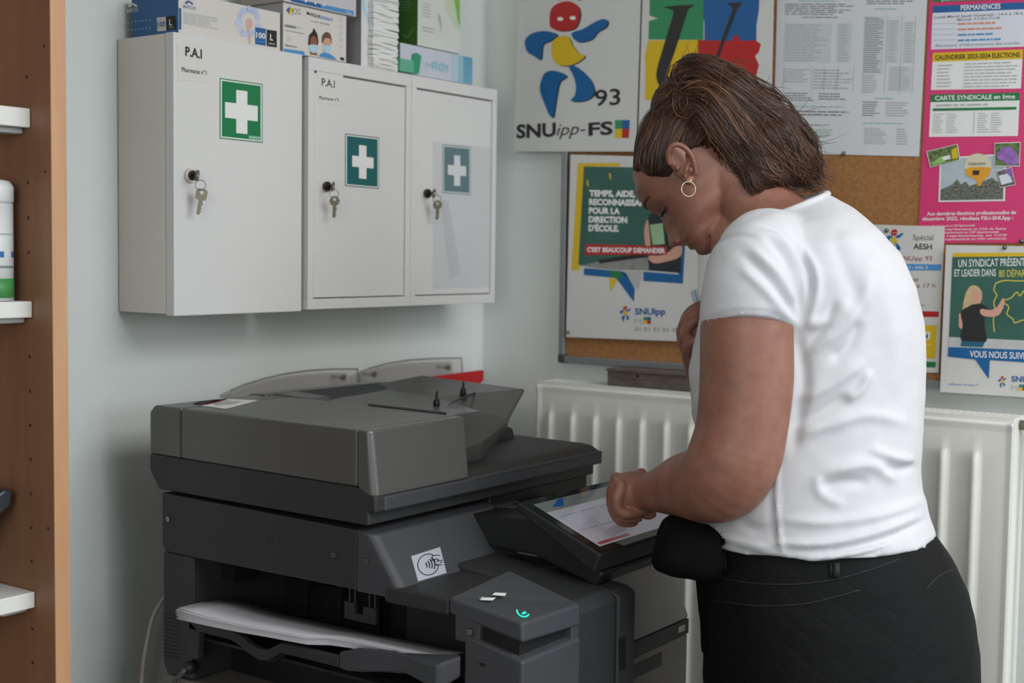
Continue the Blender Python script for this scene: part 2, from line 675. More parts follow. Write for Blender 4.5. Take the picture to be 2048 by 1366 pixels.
def key_set(c, ring_px, head_px, tip_px, insert_px, label, m, square):
    t = thing('key_pair', c + Vector((0.01, 0, 0)), label, 'keys', 'cabinet keys')
    X = XF + 0.026
    mb = MB()
    h = on(insert_px[0], insert_px[1], 0, X)
    mb_tip = c + Vector((0.0102, 0, 0))
    key_shape(mb, h, mb_tip, (0.42, -0.9, 0.05), m, 0.0095, square, 0.0022)
    obj('lock_key', mb, t)
    mb = MB()
    rc = on(ring_px[0], ring_px[1], 0, X)
    mb.loop(rc, (0.75, -0.6, 0.1), 0.0085, 0.0007, M_metal, 28, 6)
    obj('key_ring', mb, t)
    mb = MB()
    key_shape(mb, on(head_px[0], head_px[1], 0, X), on(tip_px[0], tip_px[1], 0, X - 0.004), (0.85, -0.5, 0), m, 0.0098, square, 0.002)
    obj('spare_key', mb, t)
    return t


M_ivory = mat('ivory_plastic', (206, 203, 194), 0.4, var=0.01)
k1 = lock(d1, 379, 351, M_ivory, M_darkmetal, 0.0125)
key_set(k1, (401, 370), (403, 389), (396, 430), (394, 351), 'square-headed key in the lock of the large cabinet with its spare', M_metal, True)


# --- the two framed cabinets
def framed_cabinet(y0, y1, label, door_px):
    c = thing('medicine_cabinet', (-1.885, (y0 + y1) / 2, ZB), label, 'cabinet', 'framed medicine cabinets')
    a = DOOR.p(*door_px[0])
    b = DOOR.p(*door_px[2])
    mb = MB()
    mb.box((XL + 0.002, y0, ZB), (-1.83, y1, ZT), M_steel_white)
    zt, zb, ya, yb = ZT - 0.0245, ZB + 0.02, y0 + 0.0155, y1 - 0.0155
    # frame around the inset door
    mb.box((-1.83, y0, zt), (XF, y1, ZT), M_steel_white)
    mb.box((-1.83, y0, ZB), (XF, y1, zb), M_steel_white)
    mb.box((-1.83, y0, zb), (XF, ya, zt), M_steel_white)
    mb.box((-1.83, yb, zb), (XF, y1, zt), M_steel_white)
    obj('body', mb, c, 0.001)
    mb = MB().box((-1.829, ya + 0.0022, zb + 0.0022), (XF - 0.0022, yb - 0.0022, zt - 0.0035), M_steel_white)
    d = obj('door', mb, c, 0.0012)
    return c, d


c2, d2 = framed_cabinet(1.8485, 2.1475, 'white framed medicine cabinet in the middle with teal cross and bare door', [(627, 131), (813, 161), (815, 598), (629, 608)])
c3, d3 = framed_cabinet(2.1490, 2.4430, 'rightmost white framed medicine cabinet with clear pocket over its cross', [(834, 167), (987, 193), (982, 590), (836, 599)])
DOOR2 = Plane(0, XF - 0.0022, 1)
mb = MB()
DOOR2.sheet(mb, [(633, 138), (686, 147), (686, 212), (634, 205)], mat('label_paper_two', (218, 217, 211), 0.5, var=0.01), 0.0002)
mb.v = [v + Vector((0.0004, 0, 0)) for v in mb.v]
DOOR2.text(mb, 'P.A.I', (643, 171), (669, 176), 15, M_ink, 3, 0.01)
DOOR2.text(mb, 'Pharmacie n°2', (638, 198), (677, 203), 6.5, M_ink, 3, 0.006)
obj('paper_label', mb, d2, recalc=False)
mb = MB()
cross_sign(mb, DOOR2, [(690, 267), (758, 275), (758, 378), (690, 372)], M_teal_sign, ((.4, .19, .62, .83), (.2, .405, .83, .615)))
obj('cross_sign', mb, d2, recalc=False, label='teal sticker with a white cross')
mb = MB()
cross_sign(mb, DOOR2, [(885, 289), (941, 294), (941, 390), (885, 386)], M_teal_sign, ((.4, .2, .62, .83), (.18, .41, .83, .615)))
obj('cross_sign', mb, d3, recalc=False)
M_pocket = mat('clear_pocket', (206, 212, 224), 0.25, var=0.03, scale=6, alpha=0.11)
mb = MB()
PK = Plane(0, XF + 0.0003, 1)
PK.sheet(mb, [(866, 282), (985, 295), (983, 574), (866, 577)], M_pocket, 0.0006)
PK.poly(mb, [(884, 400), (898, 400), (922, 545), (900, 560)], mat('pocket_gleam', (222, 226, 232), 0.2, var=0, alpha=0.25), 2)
obj('plastic_pocket', mb, d3, recalc=False, label='clear plastic pocket stuck over the cross')
k2 = lock(d2, 652, 373, M_darkmetal, M_dev2, 0.0095)
key_set(k2, (668, 388), (669, 402), (668, 436), (666, 373), 'round-headed key with a spare in the middle cabinet lock', M_metal, False)
k3 = lock(d3, 853, 387, M_darkmetal, M_dev2, 0.0095)
key_set(k3, (874, 398), (875, 410), (874, 440), (868, 387), 'dull key with a spare in the rightmost cabinet lock', M_metal, False)
# ================================================================== boxes on top of the cabinets
FP = {}


def carton(name, label, x1, y0, y1, z0, z1, depth, m_front, m_side, group=None, cat='box', m_top=None):
    """a closed carton: front at x1, left end at y0; returns (root mesh builder, front plane, end plane)"""
    mb = MB()
    x0 = x1 - depth
    v = [(x0, y0, z0), (x1, y0, z0), (x1, y1, z0), (x0, y1, z0), (x0, y0, z1), (x1, y0, z1), (x1, y1, z1), (x0, y1, z1)]
    mb.add(v, [[1, 2, 6, 5]], m_front)
    mb.add(v, [[0, 1, 5, 4], [3, 2, 6, 7]], m_side)
    mb.add(v, [[4, 5, 6, 7], [0, 1, 2, 3]], m_top or m_front)
    return mb, Plane(0, x1, 1), Plane(1, y0, -1)


M_glove_side = mat('glove_box_blue', (24, 88, 142), 0.45, rgb2=(34, 98, 156), scale=5)
M_carton = mat('white_carton', (214, 208, 202), 0.55, var=0.012, scale=6)
M_carton_shade = mat('carton_painted_shade', (150, 148, 148), 0.6, var=0.02)  # shade painted into the ends of the white cartons
M_petal = mat('print_lilac', (172, 184, 214), 0.6, rgb2=(196, 200, 222), scale=30)
M_pinkskin = mat('print_glove_hand', (214, 170, 164), 0.6, var=0.05)

XG = -1.8165
yg0, yg1 = on(357, 62, 0, XG).y, on(560, 97, 0, XG).y
zgt = on(560, 26, 0, XG).z
mb, F, E = carton('glove_box', '', XG, yg0, yg1, ZT + 0.0015, zgt, 0.122, M_carton, M_glove_side)
# blue end panel lettering
E.text(mb, 'INTCO', (254, 26), (277, 22), 7, M_white_ink, 2, 0.01)
for k in range(7):
    a = pi * (0.08 + 0.14 * k)
    c = (266, 14)
    tip = (c[0] + 11 * cos(a), c[1] - 9 * sin(a))
    n = (-sin(a) * 1.6, -cos(a) * 1.6)
    mid = ((c[0] * 0.4 + tip[0] * 0.6), (c[1] * 0.4 + tip[1] * 0.6))
    E.poly(mb, [(c[0] + 3 * cos(a), c[1] - 3 * sin(a)), (mid[0] + n[0], mid[1] + n[1]), tip, (mid[0] - n[0], mid[1] - n[1])], M_white_ink, 2)
M_ghost = mat('print_ghost_blue', (120, 160, 196), 0.5, var=0)
for row, (yy, cnt) in enumerate(((47, 7), (63, 7))):
    for k in range(cnt):
        x = 255 + k * 7.2
        y = yy - 0.1 * (x - 250)
        if (k + row) % 3 == 1:
            E.poly(mb, [(x + 2 * cos(t * pi / 3) + 2, y - 2 + 2 * sin(t * pi / 3)) for t in range(6)], M_ghost, 2)
        else:
            E.poly(mb, [(x, y), (x + 4, y - 0.4), (x + 3.5, y - 4), (x + 1, y - 3.6)], M_ghost, 2)
E.poly(mb, [(314, 35.5), (332, 33.5), (333, 61.5), (315, 63)], M_carton, 2)
E.poly(mb, [(333, 33), (351, 31), (353, 58), (334, 61)], M_ink, 2)
E.text(mb, '100', (316, 54), (331, 52.5), 10, M_blue, 3, 0.015)
E.text(mb, 'L', (339, 51), (345, 50.3), 12, M_white_ink, 3, 0.02)
E.text(mb, 'LARGE', (338, 56.5), (348, 55.5), 2.5, M_white_ink, 3, 0.0)
# front panel
F.poly(mb, [(357.5, 16), (362.5, 17), (362.5, 59.6), (357.5, 58.6)], M_blue, 1)
for k in range(7):
    a = pi * (0.08 + 0.14 * k)
    c = (378, 9)
    tip = (c[0] + 10 * cos(a), c[1] - 9 * sin(a) + 1.6 * cos(a))
    n = (-sin(a) * 1.5, -cos(a) * 1.5)
    mid = ((c[0] * 0.4 + tip[0] * 0.6), (c[1] * 0.4 + tip[1] * 0.6))
    F.poly(mb, [(c[0] + 3 * cos(a), c[1] - 3 * sin(a)), (mid[0] + n[0], mid[1] + n[1]), tip, (mid[0] - n[0], mid[1] - n[1])], M_blue, 2)
F.text(mb, 'INTCO', (366, 15.5), (391, 20), 6, M_blue, 2, 0.012)
F.lines(mb, [(367, 23), (441, 36), (441, 61), (367, 48)], 7, M_lgrey_ink, 2, 0.42, 3)
for k in range(11):
    a = 0.3 + k * 0.56
    cx, cy, rr = 497 + 20 * cos(a), 44 + 26 * sin(a), 7
    F.poly(mb, [(cx + rr * cos(t) * (1.25 if k % 2 else .8), cy + rr * sin(t)) for t in [2 * pi * q / 10 for q in range(10)]], M_petal, 2)
F.poly(mb, spline([(491, 46), (496, 37), (503, 40), (505, 52), (499, 62), (502, 86), (497, 85), (495, 62)], 4), M_pinkskin, 3)
F.poly(mb, [(510, 54.5), (531, 57.5), (531, 91.5), (510, 88)], M_blue, 3)
F.poly(mb, [(533, 59), (553, 62), (553, 95), (533, 92)], M_ink, 3)
F.text(mb, '100', (511.5, 75), (530, 78), 11, M_white_ink, 4, 0.02)
F.lines(mb, [(513, 81), (529, 83), (529, 86), (513, 84)], 1, M_lblue, 4, 0.7, 1, 0)
F.text(mb, 'L', (539.5, 80), (545, 81), 12, M_white_ink, 4, 0.02)
F.text(mb, 'LARGE', (536, 88), (549, 90), 3, M_white_ink, 4)
g = obj('glove_box', mb, recalc=False)
tag(g, 'long white glove box with blue left end lying on the large cabinet', 'box')

# child mask box and the box lying on it
XM = -1.813
ym0, ym1 = on(566, 97, 0, XM).y, on(692, 125, 0, XM).y
zmt = on(692, 32, 0, XM).z
mb, F, E = carton('mask_box', '', XM, ym0, ym1, ZT + 0.0015, zmt, 0.10, M_carton, M_carton_shade)
F.poly(mb, [(572, 20), (579, 13), (581, 20), (577, 27)], M_dblue, 2)
F.poly(mb, [(581, 15), (587, 21), (578, 30), (576, 23)], M_yellow, 2)
F.text(mb, 'JOG', (583, 27), (601, 30), 12, M_grey_ink, 2)
F.text(mb, 'MASQUE', (613, 29), (640, 37), 6.5, M_ink, 2, 0.02)
F.text(mb, 'ENFANT', (641, 37.4), (666, 44), 6.5, M_lblue, 2, 0.02)
F.text(mb, '3 plis jetable', (622, 43), (659, 51.5), 4, M_grey_ink, 2)
F.poly(mb, spline([(571, 49), (590, 52.5), (591, 57), (571, 53.5)], 4), M_grey_ink, 2)
F.text(mb, 'CE', (594, 57), (602, 59), 6, M_lgrey_ink, 2)
F.lines(mb, [(571, 59), (607, 66), (607, 69), (571, 62)], 1, M_grey_ink, 2, 0.5, 2, 0)
F.poly(mb, [(578 + 5 * cos(t), 78 + 5 * sin(t)) for t in [pi * q / 6 for q in range(12)]], mat('print_pale_ring', (200, 194, 192), 0.6, var=0), 2)
F.text(mb, 'Enfants', (570, 92), (582, 94), 4, M_ink, 2, 0.01)
F.text(mb, '50 pcs', (583, 94.2), (594, 96), 4, M_blue, 2, 0.01)
F.poly(mb, [(567, 97), (608, 103), (610, 113), (567, 104)], M_lblue, 2)
for k in range(5):
    cx, cy = 682, 41 + k * 13
    F.poly(mb, [(cx + 3.4 * cos(t), cy + 4 * sin(t)) for t in [pi * q / 5 for q in range(10)]], mat('print_pale_icon', (196, 196, 194), 0.6, var=0), 2)
M_brownskin = mat('print_brown_face', (142, 88, 62), 0.6, var=0.05)
M_hairdark = mat('print_dark_hair', (46, 36, 32), 0.6, var=0.1)
M_brownhair = mat('print_brown_hair', (104, 76, 58), 0.6, var=0.1)
# two children's faces above pale masks
F.poly(mb, spline([(617, 78), (618, 70), (624, 64), (627, 57), (631, 62), (635, 72), (635, 90), (617, 90)], 4), M_hairdark, 2)
F.poly(mb, spline([(620, 80), (625, 72), (632, 76), (634, 88), (630, 98), (622, 97)], 4), M_brownskin, 3)
F.poly(mb, spline([(617.5, 91), (626, 89), (635, 92), (633, 102), (626, 106), (619, 101)], 4), mat('print_mask_blue', (176, 204, 222), 0.6, var=0.03), 4)
F.poly(mb, [(619, 103), (634, 106), (634, 111), (620, 109)], M_brownskin, 3)
F.poly(mb, spline([(643, 80), (645, 70), (652, 64), (660, 68), (663, 80), (661, 88), (645, 86)], 4), M_brownhair, 2)
F.poly(mb, spline([(647, 80), (653, 76), (660, 79), (661, 90), (655, 96), (648, 92)], 4), M_skin_print, 3)
F.poly(mb, spline([(645, 92), (653, 91), (662, 94), (660, 103), (654, 107), (648, 103)], 4), MATS['print_mask_blue'], 4)
F.poly(mb, spline([(636, 112), (646, 105), (658, 107), (672, 118), (670, 119.5), (640, 113.5)], 4), M_lblue, 3)
F.poly(mb, [(680, 114), (688, 116), (688, 122), (680, 119)], M_ink, 2)
g = obj('mask_box', mb, recalc=False)
tag(g, 'white box of child face masks with two children printed on its front', 'box')

XU = -1.806
yu0, yu1 = on(567, 4, 0, XU).y, on(712, 38, 0, XU).y
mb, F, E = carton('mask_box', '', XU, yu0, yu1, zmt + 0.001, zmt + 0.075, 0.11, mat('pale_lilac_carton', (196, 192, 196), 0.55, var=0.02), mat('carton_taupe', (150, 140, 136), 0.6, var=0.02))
F.poly(mb, [(580, -4), (707, 22), (707, 31), (582, 3)], M_lblue, 2)
F.poly(mb, [(580, -4), (640, 8), (642, 16), (582, 3)], M_blue, 3)
F.text(mb, '50 pcs', (692, 26), (703, 29), 4.5, M_white_ink, 4)
for x, y in ((611, 3.2), (630, 7), (647, 10.5)):
    F.poly(mb, [(x + 2 * cos(t), y + 2 * sin(t)) for t in [pi * q / 4 for q in range(8)]], M_white_ink, 4)
g = obj('mask_box', mb, recalc=False)
tag(g, 'pale box with a blue stripe lying on top of the child mask box', 'box')

# white dispenser box with leaflets pushed in front of it
XW = -1.826
yw0, yw1 = on(722, 128, 0, XW).y, on(787, 141, 0, XW).y
mb, F, E = carton('white_carton', '', XW, yw0, yw1, ZT + 0.0015, ZT + 0.2, 0.105, mat('matte_white_carton', (216, 215, 216), 0.6, var=0.01), M_carton_shade)
F.poly(mb, spline([(723, -2), (729, -2), (733, 22), (743, 44), (738, 46), (728, 26)], 4), MATS['print_mask_blue'], 1)
g = obj('tall_carton', mb, recalc=False)
tag(g, 'tall plain white carton standing between the mask boxes and the green box', 'box')
mb = MB()
rnd = random.Random(3)
y0, y1 = on(736, 60, 0, XW).y, on(786, 60, 0, XW).y
z = ZT + 0.0015
zs = []
while z < ZT + 0.17:
    t = 0.0035 + rnd.random() * 0.003
    n = 10
    dx = rnd.random() * 0.0016
    dy = rnd.uniform(-0.0025, 0.0025)
    top, bot = [], []
    ph = rnd.random() * 6
    sagl = 0.0025 * rnd.random()
    for k in range(n):
        u = k / (n - 1)
        yy = y0 + (y1 - y0) * u + dy
        w = 0.0007 * sin(ph + u * 5) - sagl * u * u
        top.append((yy, z + t + w))
        bot.append((yy, z + w))
    x1, x0 = XW + 0.0145 - dx, XW + 0.0008
    prof = bot + top[::-1]
    mb.prism([(x1, a, b) for a, b in prof], (x0 - x1, 0, 0), M_paper)
    if rnd.random() < 0.35:
        k0 = rnd.randint(0, 3)
        k1 = rnd.randint(5, 9)
        mb.poly([(x1 + 0.0004, bot[k][0], bot[k][1] * 0.55 + top[k][1] * 0.45) for k in (k0, k1)] + [(x1 + 0.0004, top[k][0], bot[k][1] * 0.35 + top[k][1] * 0.65) for k in (k1, k0)], M_grey_ink)
    z += t + 0.0003
    zs.append(z)
g = obj('leaflet_stack', mb, recalc=False)
tag(g, 'stack of folded white leaflets with wavy edges beside the green box', 'leaflets', kind='stuff')

# green box on a white and blue box
XL2 = -1.8135
yb0, yb1 = on(800, 143, 0, XL2).y, on(945, 170, 0, XL2).y
zb1 = on(945, 115, 0, XL2).z
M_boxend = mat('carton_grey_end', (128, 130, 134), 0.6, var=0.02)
M_lav = mat('pale_lavender_carton', (198, 202, 214), 0.55, var=0.015)
M_aqua = mat('print_aqua', (120, 172, 196), 0.5, rgb2=(92, 152, 182), scale=14)
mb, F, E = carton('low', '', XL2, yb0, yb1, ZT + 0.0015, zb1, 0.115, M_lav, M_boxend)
q = [(800, 85), (945, 115), (945, 170), (800, 143)]
for k, (u0, u1, m) in enumerate(((.72, .80, mat('print_pale_aqua', (176, 200, 214), 0.5, var=0.03, scale=20)), (.80, .87, mat('print_mid_aqua', (148, 188, 206), 0.5, var=0.04, scale=20)), (.87, .995, M_aqua))):
    F.poly(mb, sub(q, u0, 0.02, u1, 0.98), m, 2)
for k in range(5):
    u = .42 + k * .05
    F.poly(mb, [bil(q, u, .5 - .1 * (k % 2)), bil(q, u + .05, .42), bil(q, u + .03, .78)], MATS['print_mid_aqua'], 2)
F.poly(mb, [bil(q, .36, .52), bil(q, .6, .66), bil(q, .6, .72), bil(q, .36, .58)], MATS['print_mid_aqua'], 3)
for k in range(3):
    F.poly(mb, sub(q, .3 + .02 * k, .5 + .12 * k, .38, .56 + .12 * k), MATS['print_pale_aqua'], 2)
g = obj('low_carton', mb, recalc=False)
tag(g, 'low lavender-white box with aqua right end under the green box', 'box')

XGB = -1.822
yc0, yc1 = on(835, 84, 0, XGB).y, on(920, 103, 0, XGB).y
mb, F, E = carton('green', '', XGB, yc0, yc1, zb1 + 0.004, zb1 + 0.16, 0.135, mat('pale_green_carton', (208, 212, 206), 0.5, var=0.015), mat('carton_leaf_green', (42, 84, 22), 0.5, rgb2=(54, 100, 30), scale=8))
M_leaf = mat('print_leaf_green', (128, 176, 84), 0.5, rgb2=(168, 198, 130), scale=22)
M_palegreen = mat('print_pale_green', (190, 206, 172), 0.5, rgb2=(204, 212, 192), scale=22)
q = [(835, -20), (920, 0), (920, 103), (835, 84)]
F.poly(mb, [bil(q, .62, 0), bil(q, 1, 0), bil(q, 1, .62), bil(q, .86, .5), bil(q, .7, .3)], M_palegreen, 1)
F.poly(mb, [bil(q, .86, 0), bil(q, .995, 0), bil(q, .995, .55), bil(q, .93, .36)], M_leaf, 2)
F.lines(mb, sub(q, .1, .66, .5, .78), 2, M_lgrey_ink, 2, .4, 5)
for k in range(5):
    F.poly(mb, sub(q, .12, .22 + .06 * k, .3, .24 + .06 * k), M_lgrey_ink, 2)
F.poly(mb, spline([bil(q, .5, .35), bil(q, .56, .5), bil(q, .55, .72), bil(q, .53, .6), bil(q, .48, .45)], 4), M_lgrey_ink, 2)
qe = [(785, -10), (835, -14), (835, 84), (785, 84)]
E.poly(mb, spline([(806, 70), (811, 69), (814, 73), (827, 57), (829, 58), (815, 76), (812, 76)], 3), mat('print_tick_green', (96, 140, 84), 0.5, var=0), 2)
E.lines(mb, [(788, 2), (832, 0), (832, 22), (788, 24)], 4, MATS['print_tick_green'], 2, .35, 6)
mb.box((XGB - 0.13, yc0 + 0.002, zb1 + 0.0005), (XGB - 0.004, yc1 - 0.006, zb1 + 0.0038), M_dev2)  # dark slab painting the shadow gap between the two boxes
g = obj('green_carton', mb, recalc=False)
tag(g, 'upright white box with dark green left end on the lavender box', 'box')

# small translucent green tub on the front edge of the middle cabinet
M_tub = mat('green_translucent_plastic', (40, 150, 108), 0.35, var=0.03, alpha=0.82)
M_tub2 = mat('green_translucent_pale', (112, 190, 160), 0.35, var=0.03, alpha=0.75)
xa, xb = XF - 0.0112, XF + 0.0035
z0 = ZT + 0.0022
ya, yb = on(799, 141, 0, xb).y, on(827, 146, 0, xb).y
zh = on(799, 116, 0, xb).z
tub = thing('plastic_tub', ((xa + xb) / 2, (ya + yb) / 2, z0), 'small translucent green plastic tub on the edge of the middle cabinet', 'tub')
mb = MB()
th = 0.0012
mb.box((xa, ya, z0), (xb, yb, z0 + th), M_tub)
mb.box((xa, ya, z0 + th), (xb, ya + th, zh), M_tub)
mb.box((xa, ya + th, z0 + th), (xa + th, yb, zh), M_tub)
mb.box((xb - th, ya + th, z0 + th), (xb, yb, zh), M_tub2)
obj('tub_wall', mb, tub)
mb = MB()
f0 = [on(x, y, 0, xb) for x, y in ((826.5, 146), (838, 147.5), (843, 112), (834, 105.5), (828, 108))]
mb.prism(f0, (-0.0145, 0, 0), mat('green_plastic_flap', (44, 158, 112), 0.35, var=0.03, alpha=0.85))
obj('flap', mb, tub, 0.0006)

# ================================================================== acrylic file pockets on the left wall
M_acryl = mat('clear_acrylic', (196, 190, 188), 0.2, var=0.02, scale=5, alpha=0.22)
M_acryl_edge = mat('acrylic_edge', (150, 150, 148), 0.3, var=0, alpha=0.8)
XA = XL + 0.034


def wall_pocket(label, outline, screws):
    t = thing('wall_pocket', (XL + 0.02, on(outline[0][0], outline[0][1], 0, XA).y + 0.1, on(outline[0][0], 830, 0, XA).z), label, 'file pocket', 'file pockets behind the printer')
    low = [(outline[-1][0], 850), (outline[0][0], 880)]
    pts = [on(x, y, 0, XA) for x, y in outline]
    mb = MB()
    bot = [on(x, y, 0, XA) for x, y in low]
    mb.prism(pts + bot, (-0.003, 0, 0), M_acryl)
    # back plate against the wall and the floor of the pocket
    mb.prism([Vector((XL + 0.004, p.y, p.z - 0.01)) for p in pts] + [Vector((XL + 0.004, p.y, p.z)) for p in bot], (-0.003, 0, 0), M_acryl)
    zb = min(p.z for p in bot)
    mb.box((XL + 0.001, bot[1].y, zb - 0.003), (XA, bot[0].y, zb), M_acryl)
    obj('pocket_body', mb, t, recalc=True)
    mb = MB()
    mb.tube([p - Vector((0.0015, 0, 0)) for p in pts], 0.0019, M_acryl_edge, 6)
    obj('polished_edge', mb, t)
    for x, y in screws:
        mb = MB()
        mb.disc(on(x, y, 0, XA + 0.001), (-1, 0, 0), 0.0045, 0.034, M_metal, 14)
        mb.disc(on(x, y, 0, XA + 0.004), (-1, 0, 0), 0.0062, 0.003, M_metal, 14)
        obj('screw', mb, t)


wall_pocket('clear acrylic wall pocket with arched top left behind the copier',
            [(463, 781), (490, 769), (530, 757), (575, 747), (620, 741), (670, 738), (716, 738), (717, 764)], [(688, 755)])
wall_pocket('clear acrylic wall pocket with arched top nearer the room corner',
            [(721, 764), (721, 744), (742, 736), (775, 727), (820, 720), (870, 717), (924, 716), (926, 748)], [(750, 749), (898, 735)])
mb = MB()
XR_ = XA + 0.010
pts = [on(x, y, 0, XR_) for x, y in ((868, 753), (905, 748), (966, 740), (968, 742), (967, 761), (930, 800), (868, 800))]
mb.prism(pts, (-0.006, 0, 0), mat('red_plastic_folder', (190, 24, 30), 0.4, var=0.02))
g = obj('red_folder', mb, None, 0.001)
tag(g, 'red plastic folder edge poking up behind the copier', 'folder')
# folder carrier: a clip strip screwed to the wall holds the folder
# ================================================================== cork board on the back wall
YBD = 2.582                                     # face of the cork
board = thing('cork_board', (-0.95, 2.59, on(1400, 735, 1, YBD).z), 'wide cork notice board with aluminium frame on the back wall', 'notice board')
bx0, bz0 = on(1133, 712, 1, YBD).x, on(1133, 711, 1, YBD).z
bx1, bz1 = 0.15, bz0 + 1.2
obj('cork_panel', MB().box((bx0, YBD, bz0), (bx1, YB - 0.002, bz1), M_cork), board)
fw, fd = 0.0155, 0.012
obj('frame_rail', MB().box((bx0, YBD - fd, bz0 - fw), (bx1, YB - 0.002, bz0), M_alu), board, 0.002, label='aluminium bottom rail')
obj('frame_rail', MB().box((bx0, YBD - fd, bz1), (bx1, YB - 0.002, bz1 + fw), M_alu), board, 0.002)
obj('frame_rail', MB().box((bx0 - fw, YBD - fd, bz0), (bx0, YB - 0.002, bz1), M_alu), board, 0.002)
obj('frame_rail', MB().box((bx1, YBD - fd, bz0), (bx1 + fw, YB - 0.002, bz1), M_alu), board, 0.002)
for x, sx in ((bx0, -1), (bx1, 1)):
    for zz, sz in ((bz0, -1), (bz1, 1)):
        obj('corner_cap', MB().box((x + sx * (fw + 0.001), YBD - fd - 0.001, zz + sz * (fw + 0.001)), (x - sx * 0.004, YB - 0.002, zz - sz * 0.004), mat('dark_grey_cap', (62, 66, 62), 0.5)), board, 0.003)

# ---------------- posters ---------------------------------------------------------
YP = YBD - fd - 0.0022                            # sheets that run over the frame
PA = Plane(1, YP, -1)
PC = Plane(1, YBD - 0.0016, -1)                   # sheets flat on the cork
PCF = Plane(1, YBD - 0.0036, -1)                  # sheets lapping over others


def man_logo(mb, pl, f, s, layer=2, shade=True):
    """the dancing figure emblem; f maps emblem units to pixels"""
    parts = [(M_red, [(1100, 50), (1102, 20), (1118, 6), (1140, 3), (1157, 14), (1160, 34), (1150, 56), (1126, 62), (1108, 58)]),
             (M_dblue, [(1050, 82), (1062, 68), (1086, 62), (1110, 66), (1114, 72), (1100, 82), (1086, 90), (1082, 118), (1068, 112), (1054, 102)]),
             (M_dblue, [(1144, 66), (1166, 58), (1190, 44), (1206, 38), (1216, 42), (1212, 54), (1196, 64), (1184, 78), (1164, 84), (1150, 80)]),
             (M_yellow, [(1104, 88), (1116, 74), (1136, 73), (1146, 92), (1158, 106), (1170, 112), (1160, 122), (1140, 131), (1118, 130), (1106, 116)]),
             (M_dblue, [(1086, 152), (1098, 142), (1116, 143), (1134, 152), (1120, 164), (1114, 190), (1109, 222), (1106, 235), (1098, 228), (1088, 204), (1080, 178)]),
             (M_dblue, [(1138, 132), (1152, 133), (1168, 145), (1184, 164), (1189, 186), (1178, 198), (1160, 203), (1142, 201), (1150, 190), (1152, 172), (1148, 154)])]
    for m, pts in parts:
        sp = [f(x, y) for x, y in spline(pts, 5)]
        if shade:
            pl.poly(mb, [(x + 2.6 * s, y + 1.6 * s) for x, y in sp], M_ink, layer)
        pl.poly(mb, sp, m, layer + 1)
    for cx, cy in ((1121, 38), (1146, 36)):
        pl.poly(mb, [f(cx + 6 * cos(t), cy + 3.8 * sin(t)) for t in [pi * q / 6 for q in range(12)]], M_white_ink, layer + 2)
    for pts in ([(1114, -2), (1120, -8), (1122, 1)], [(1160, -4), (1164, 1), (1156, 1)]):
        pl.poly(mb, [f(x, y) for x, y in pts], M_ink, layer + 1)


def four_squares(mb, pl, q, layer):
    for (u0, v0, u1, v1), m in (((0, 0, .5, .5), M_green), ((.5, 0, 1, .5), M_blue), ((0, .5, .5, 1), M_yellow), ((.5, .5, 1, 1), M_red)):
        pl.poly(mb, sub(q, u0, v0, u1, v1), m, layer)


# emblem poster
mb = MB()
PA.sheet(mb, [(1040, -70), (1284, -66), (1272, 303), (1027, 303)], M_poster)
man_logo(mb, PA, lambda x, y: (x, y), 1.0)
PA.text(mb, '93', (1190, 212), (1241, 209), 32, M_ink, 2, 0.012)
PA.text(mb, 'SNU', (1033, 276), (1112, 272), 26, M_ink, 2, 0.035)
PA.text(mb, 'ipp-', (1113, 271), (1171, 268), 24, M_ink, 2, 0.0, 0.28)
PA.text(mb, 'FS', (1177, 271), (1226, 268), 25, M_ink, 2, 0.03)
four_squares(mb, PA, [(1230, 240), (1260, 240), (1258, 276), (1230, 276)], 2)
g = obj('poster', mb, recalc=False)
tag(g, 'white poster with a dancing red, yellow and blue figure and the number 93', 'poster')

# four-colour poster with the big letter
mb = MB()
PB = Plane(1, YP - 0.0016, -1)
PB.sheet(mb, [(1287, -70), (1549, -66), (1540, 318), (1275, 318)], M_poster)
wob = lambda pts: spline(pts, 4)
PB.poly(mb, [(1300, -20), (1408, -20), (1407, 80), (1297, 79), (1298, 42), (1316, 37), (1299, 31)], M_green, 1)
PB.poly(mb, [(1405, -20), (1519, -20), (1518, 20), (1513, 50), (1513, 82), (1409, 85), (1409, 45), (1404, 20)], M_blue, 1)
PB.poly(mb, [(1297, 81), (1396, 80), (1394, 200), (1290, 200), (1291, 150), (1290, 110)], M_yellow, 1)
PB.poly(mb, [(1396, 80), (1462, 82), (1472, 68), (1482, 82), (1510, 80), (1522, 88), (1518, 104), (1510, 112), (1518, 130), (1513, 150), (1518, 185), (1521, 225), (1398, 225)], M_red, 2)
M_u = mat('print_dark_letter', (44, 44, 42), 0.5, var=0.02)
PB.poly(mb, spline([(1328, 14), (1345, 12), (1372, 10), (1390, 11), (1378, 18), (1372, 34), (1360, 72), (1347, 112), (1336, 142), (1332, 160), (1322, 172), (1314, 160), (1314, 140), (1324, 104), (1338, 58), (1347, 26), (1342, 19)], 3), M_u, 3)
PB.poly(mb, spline([(1454, 7), (1470, 6), (1486, 5), (1478, 14), (1470, 32), (1456, 68), (1442, 104), (1434, 128), (1430, 122), (1438, 96), (1452, 56), (1464, 24), (1464, 14)], 3), M_u, 3)
g = obj('poster', mb, recalc=False)
tag(g, 'white poster with a dark letter over green, blue, yellow and red squares', 'poster')

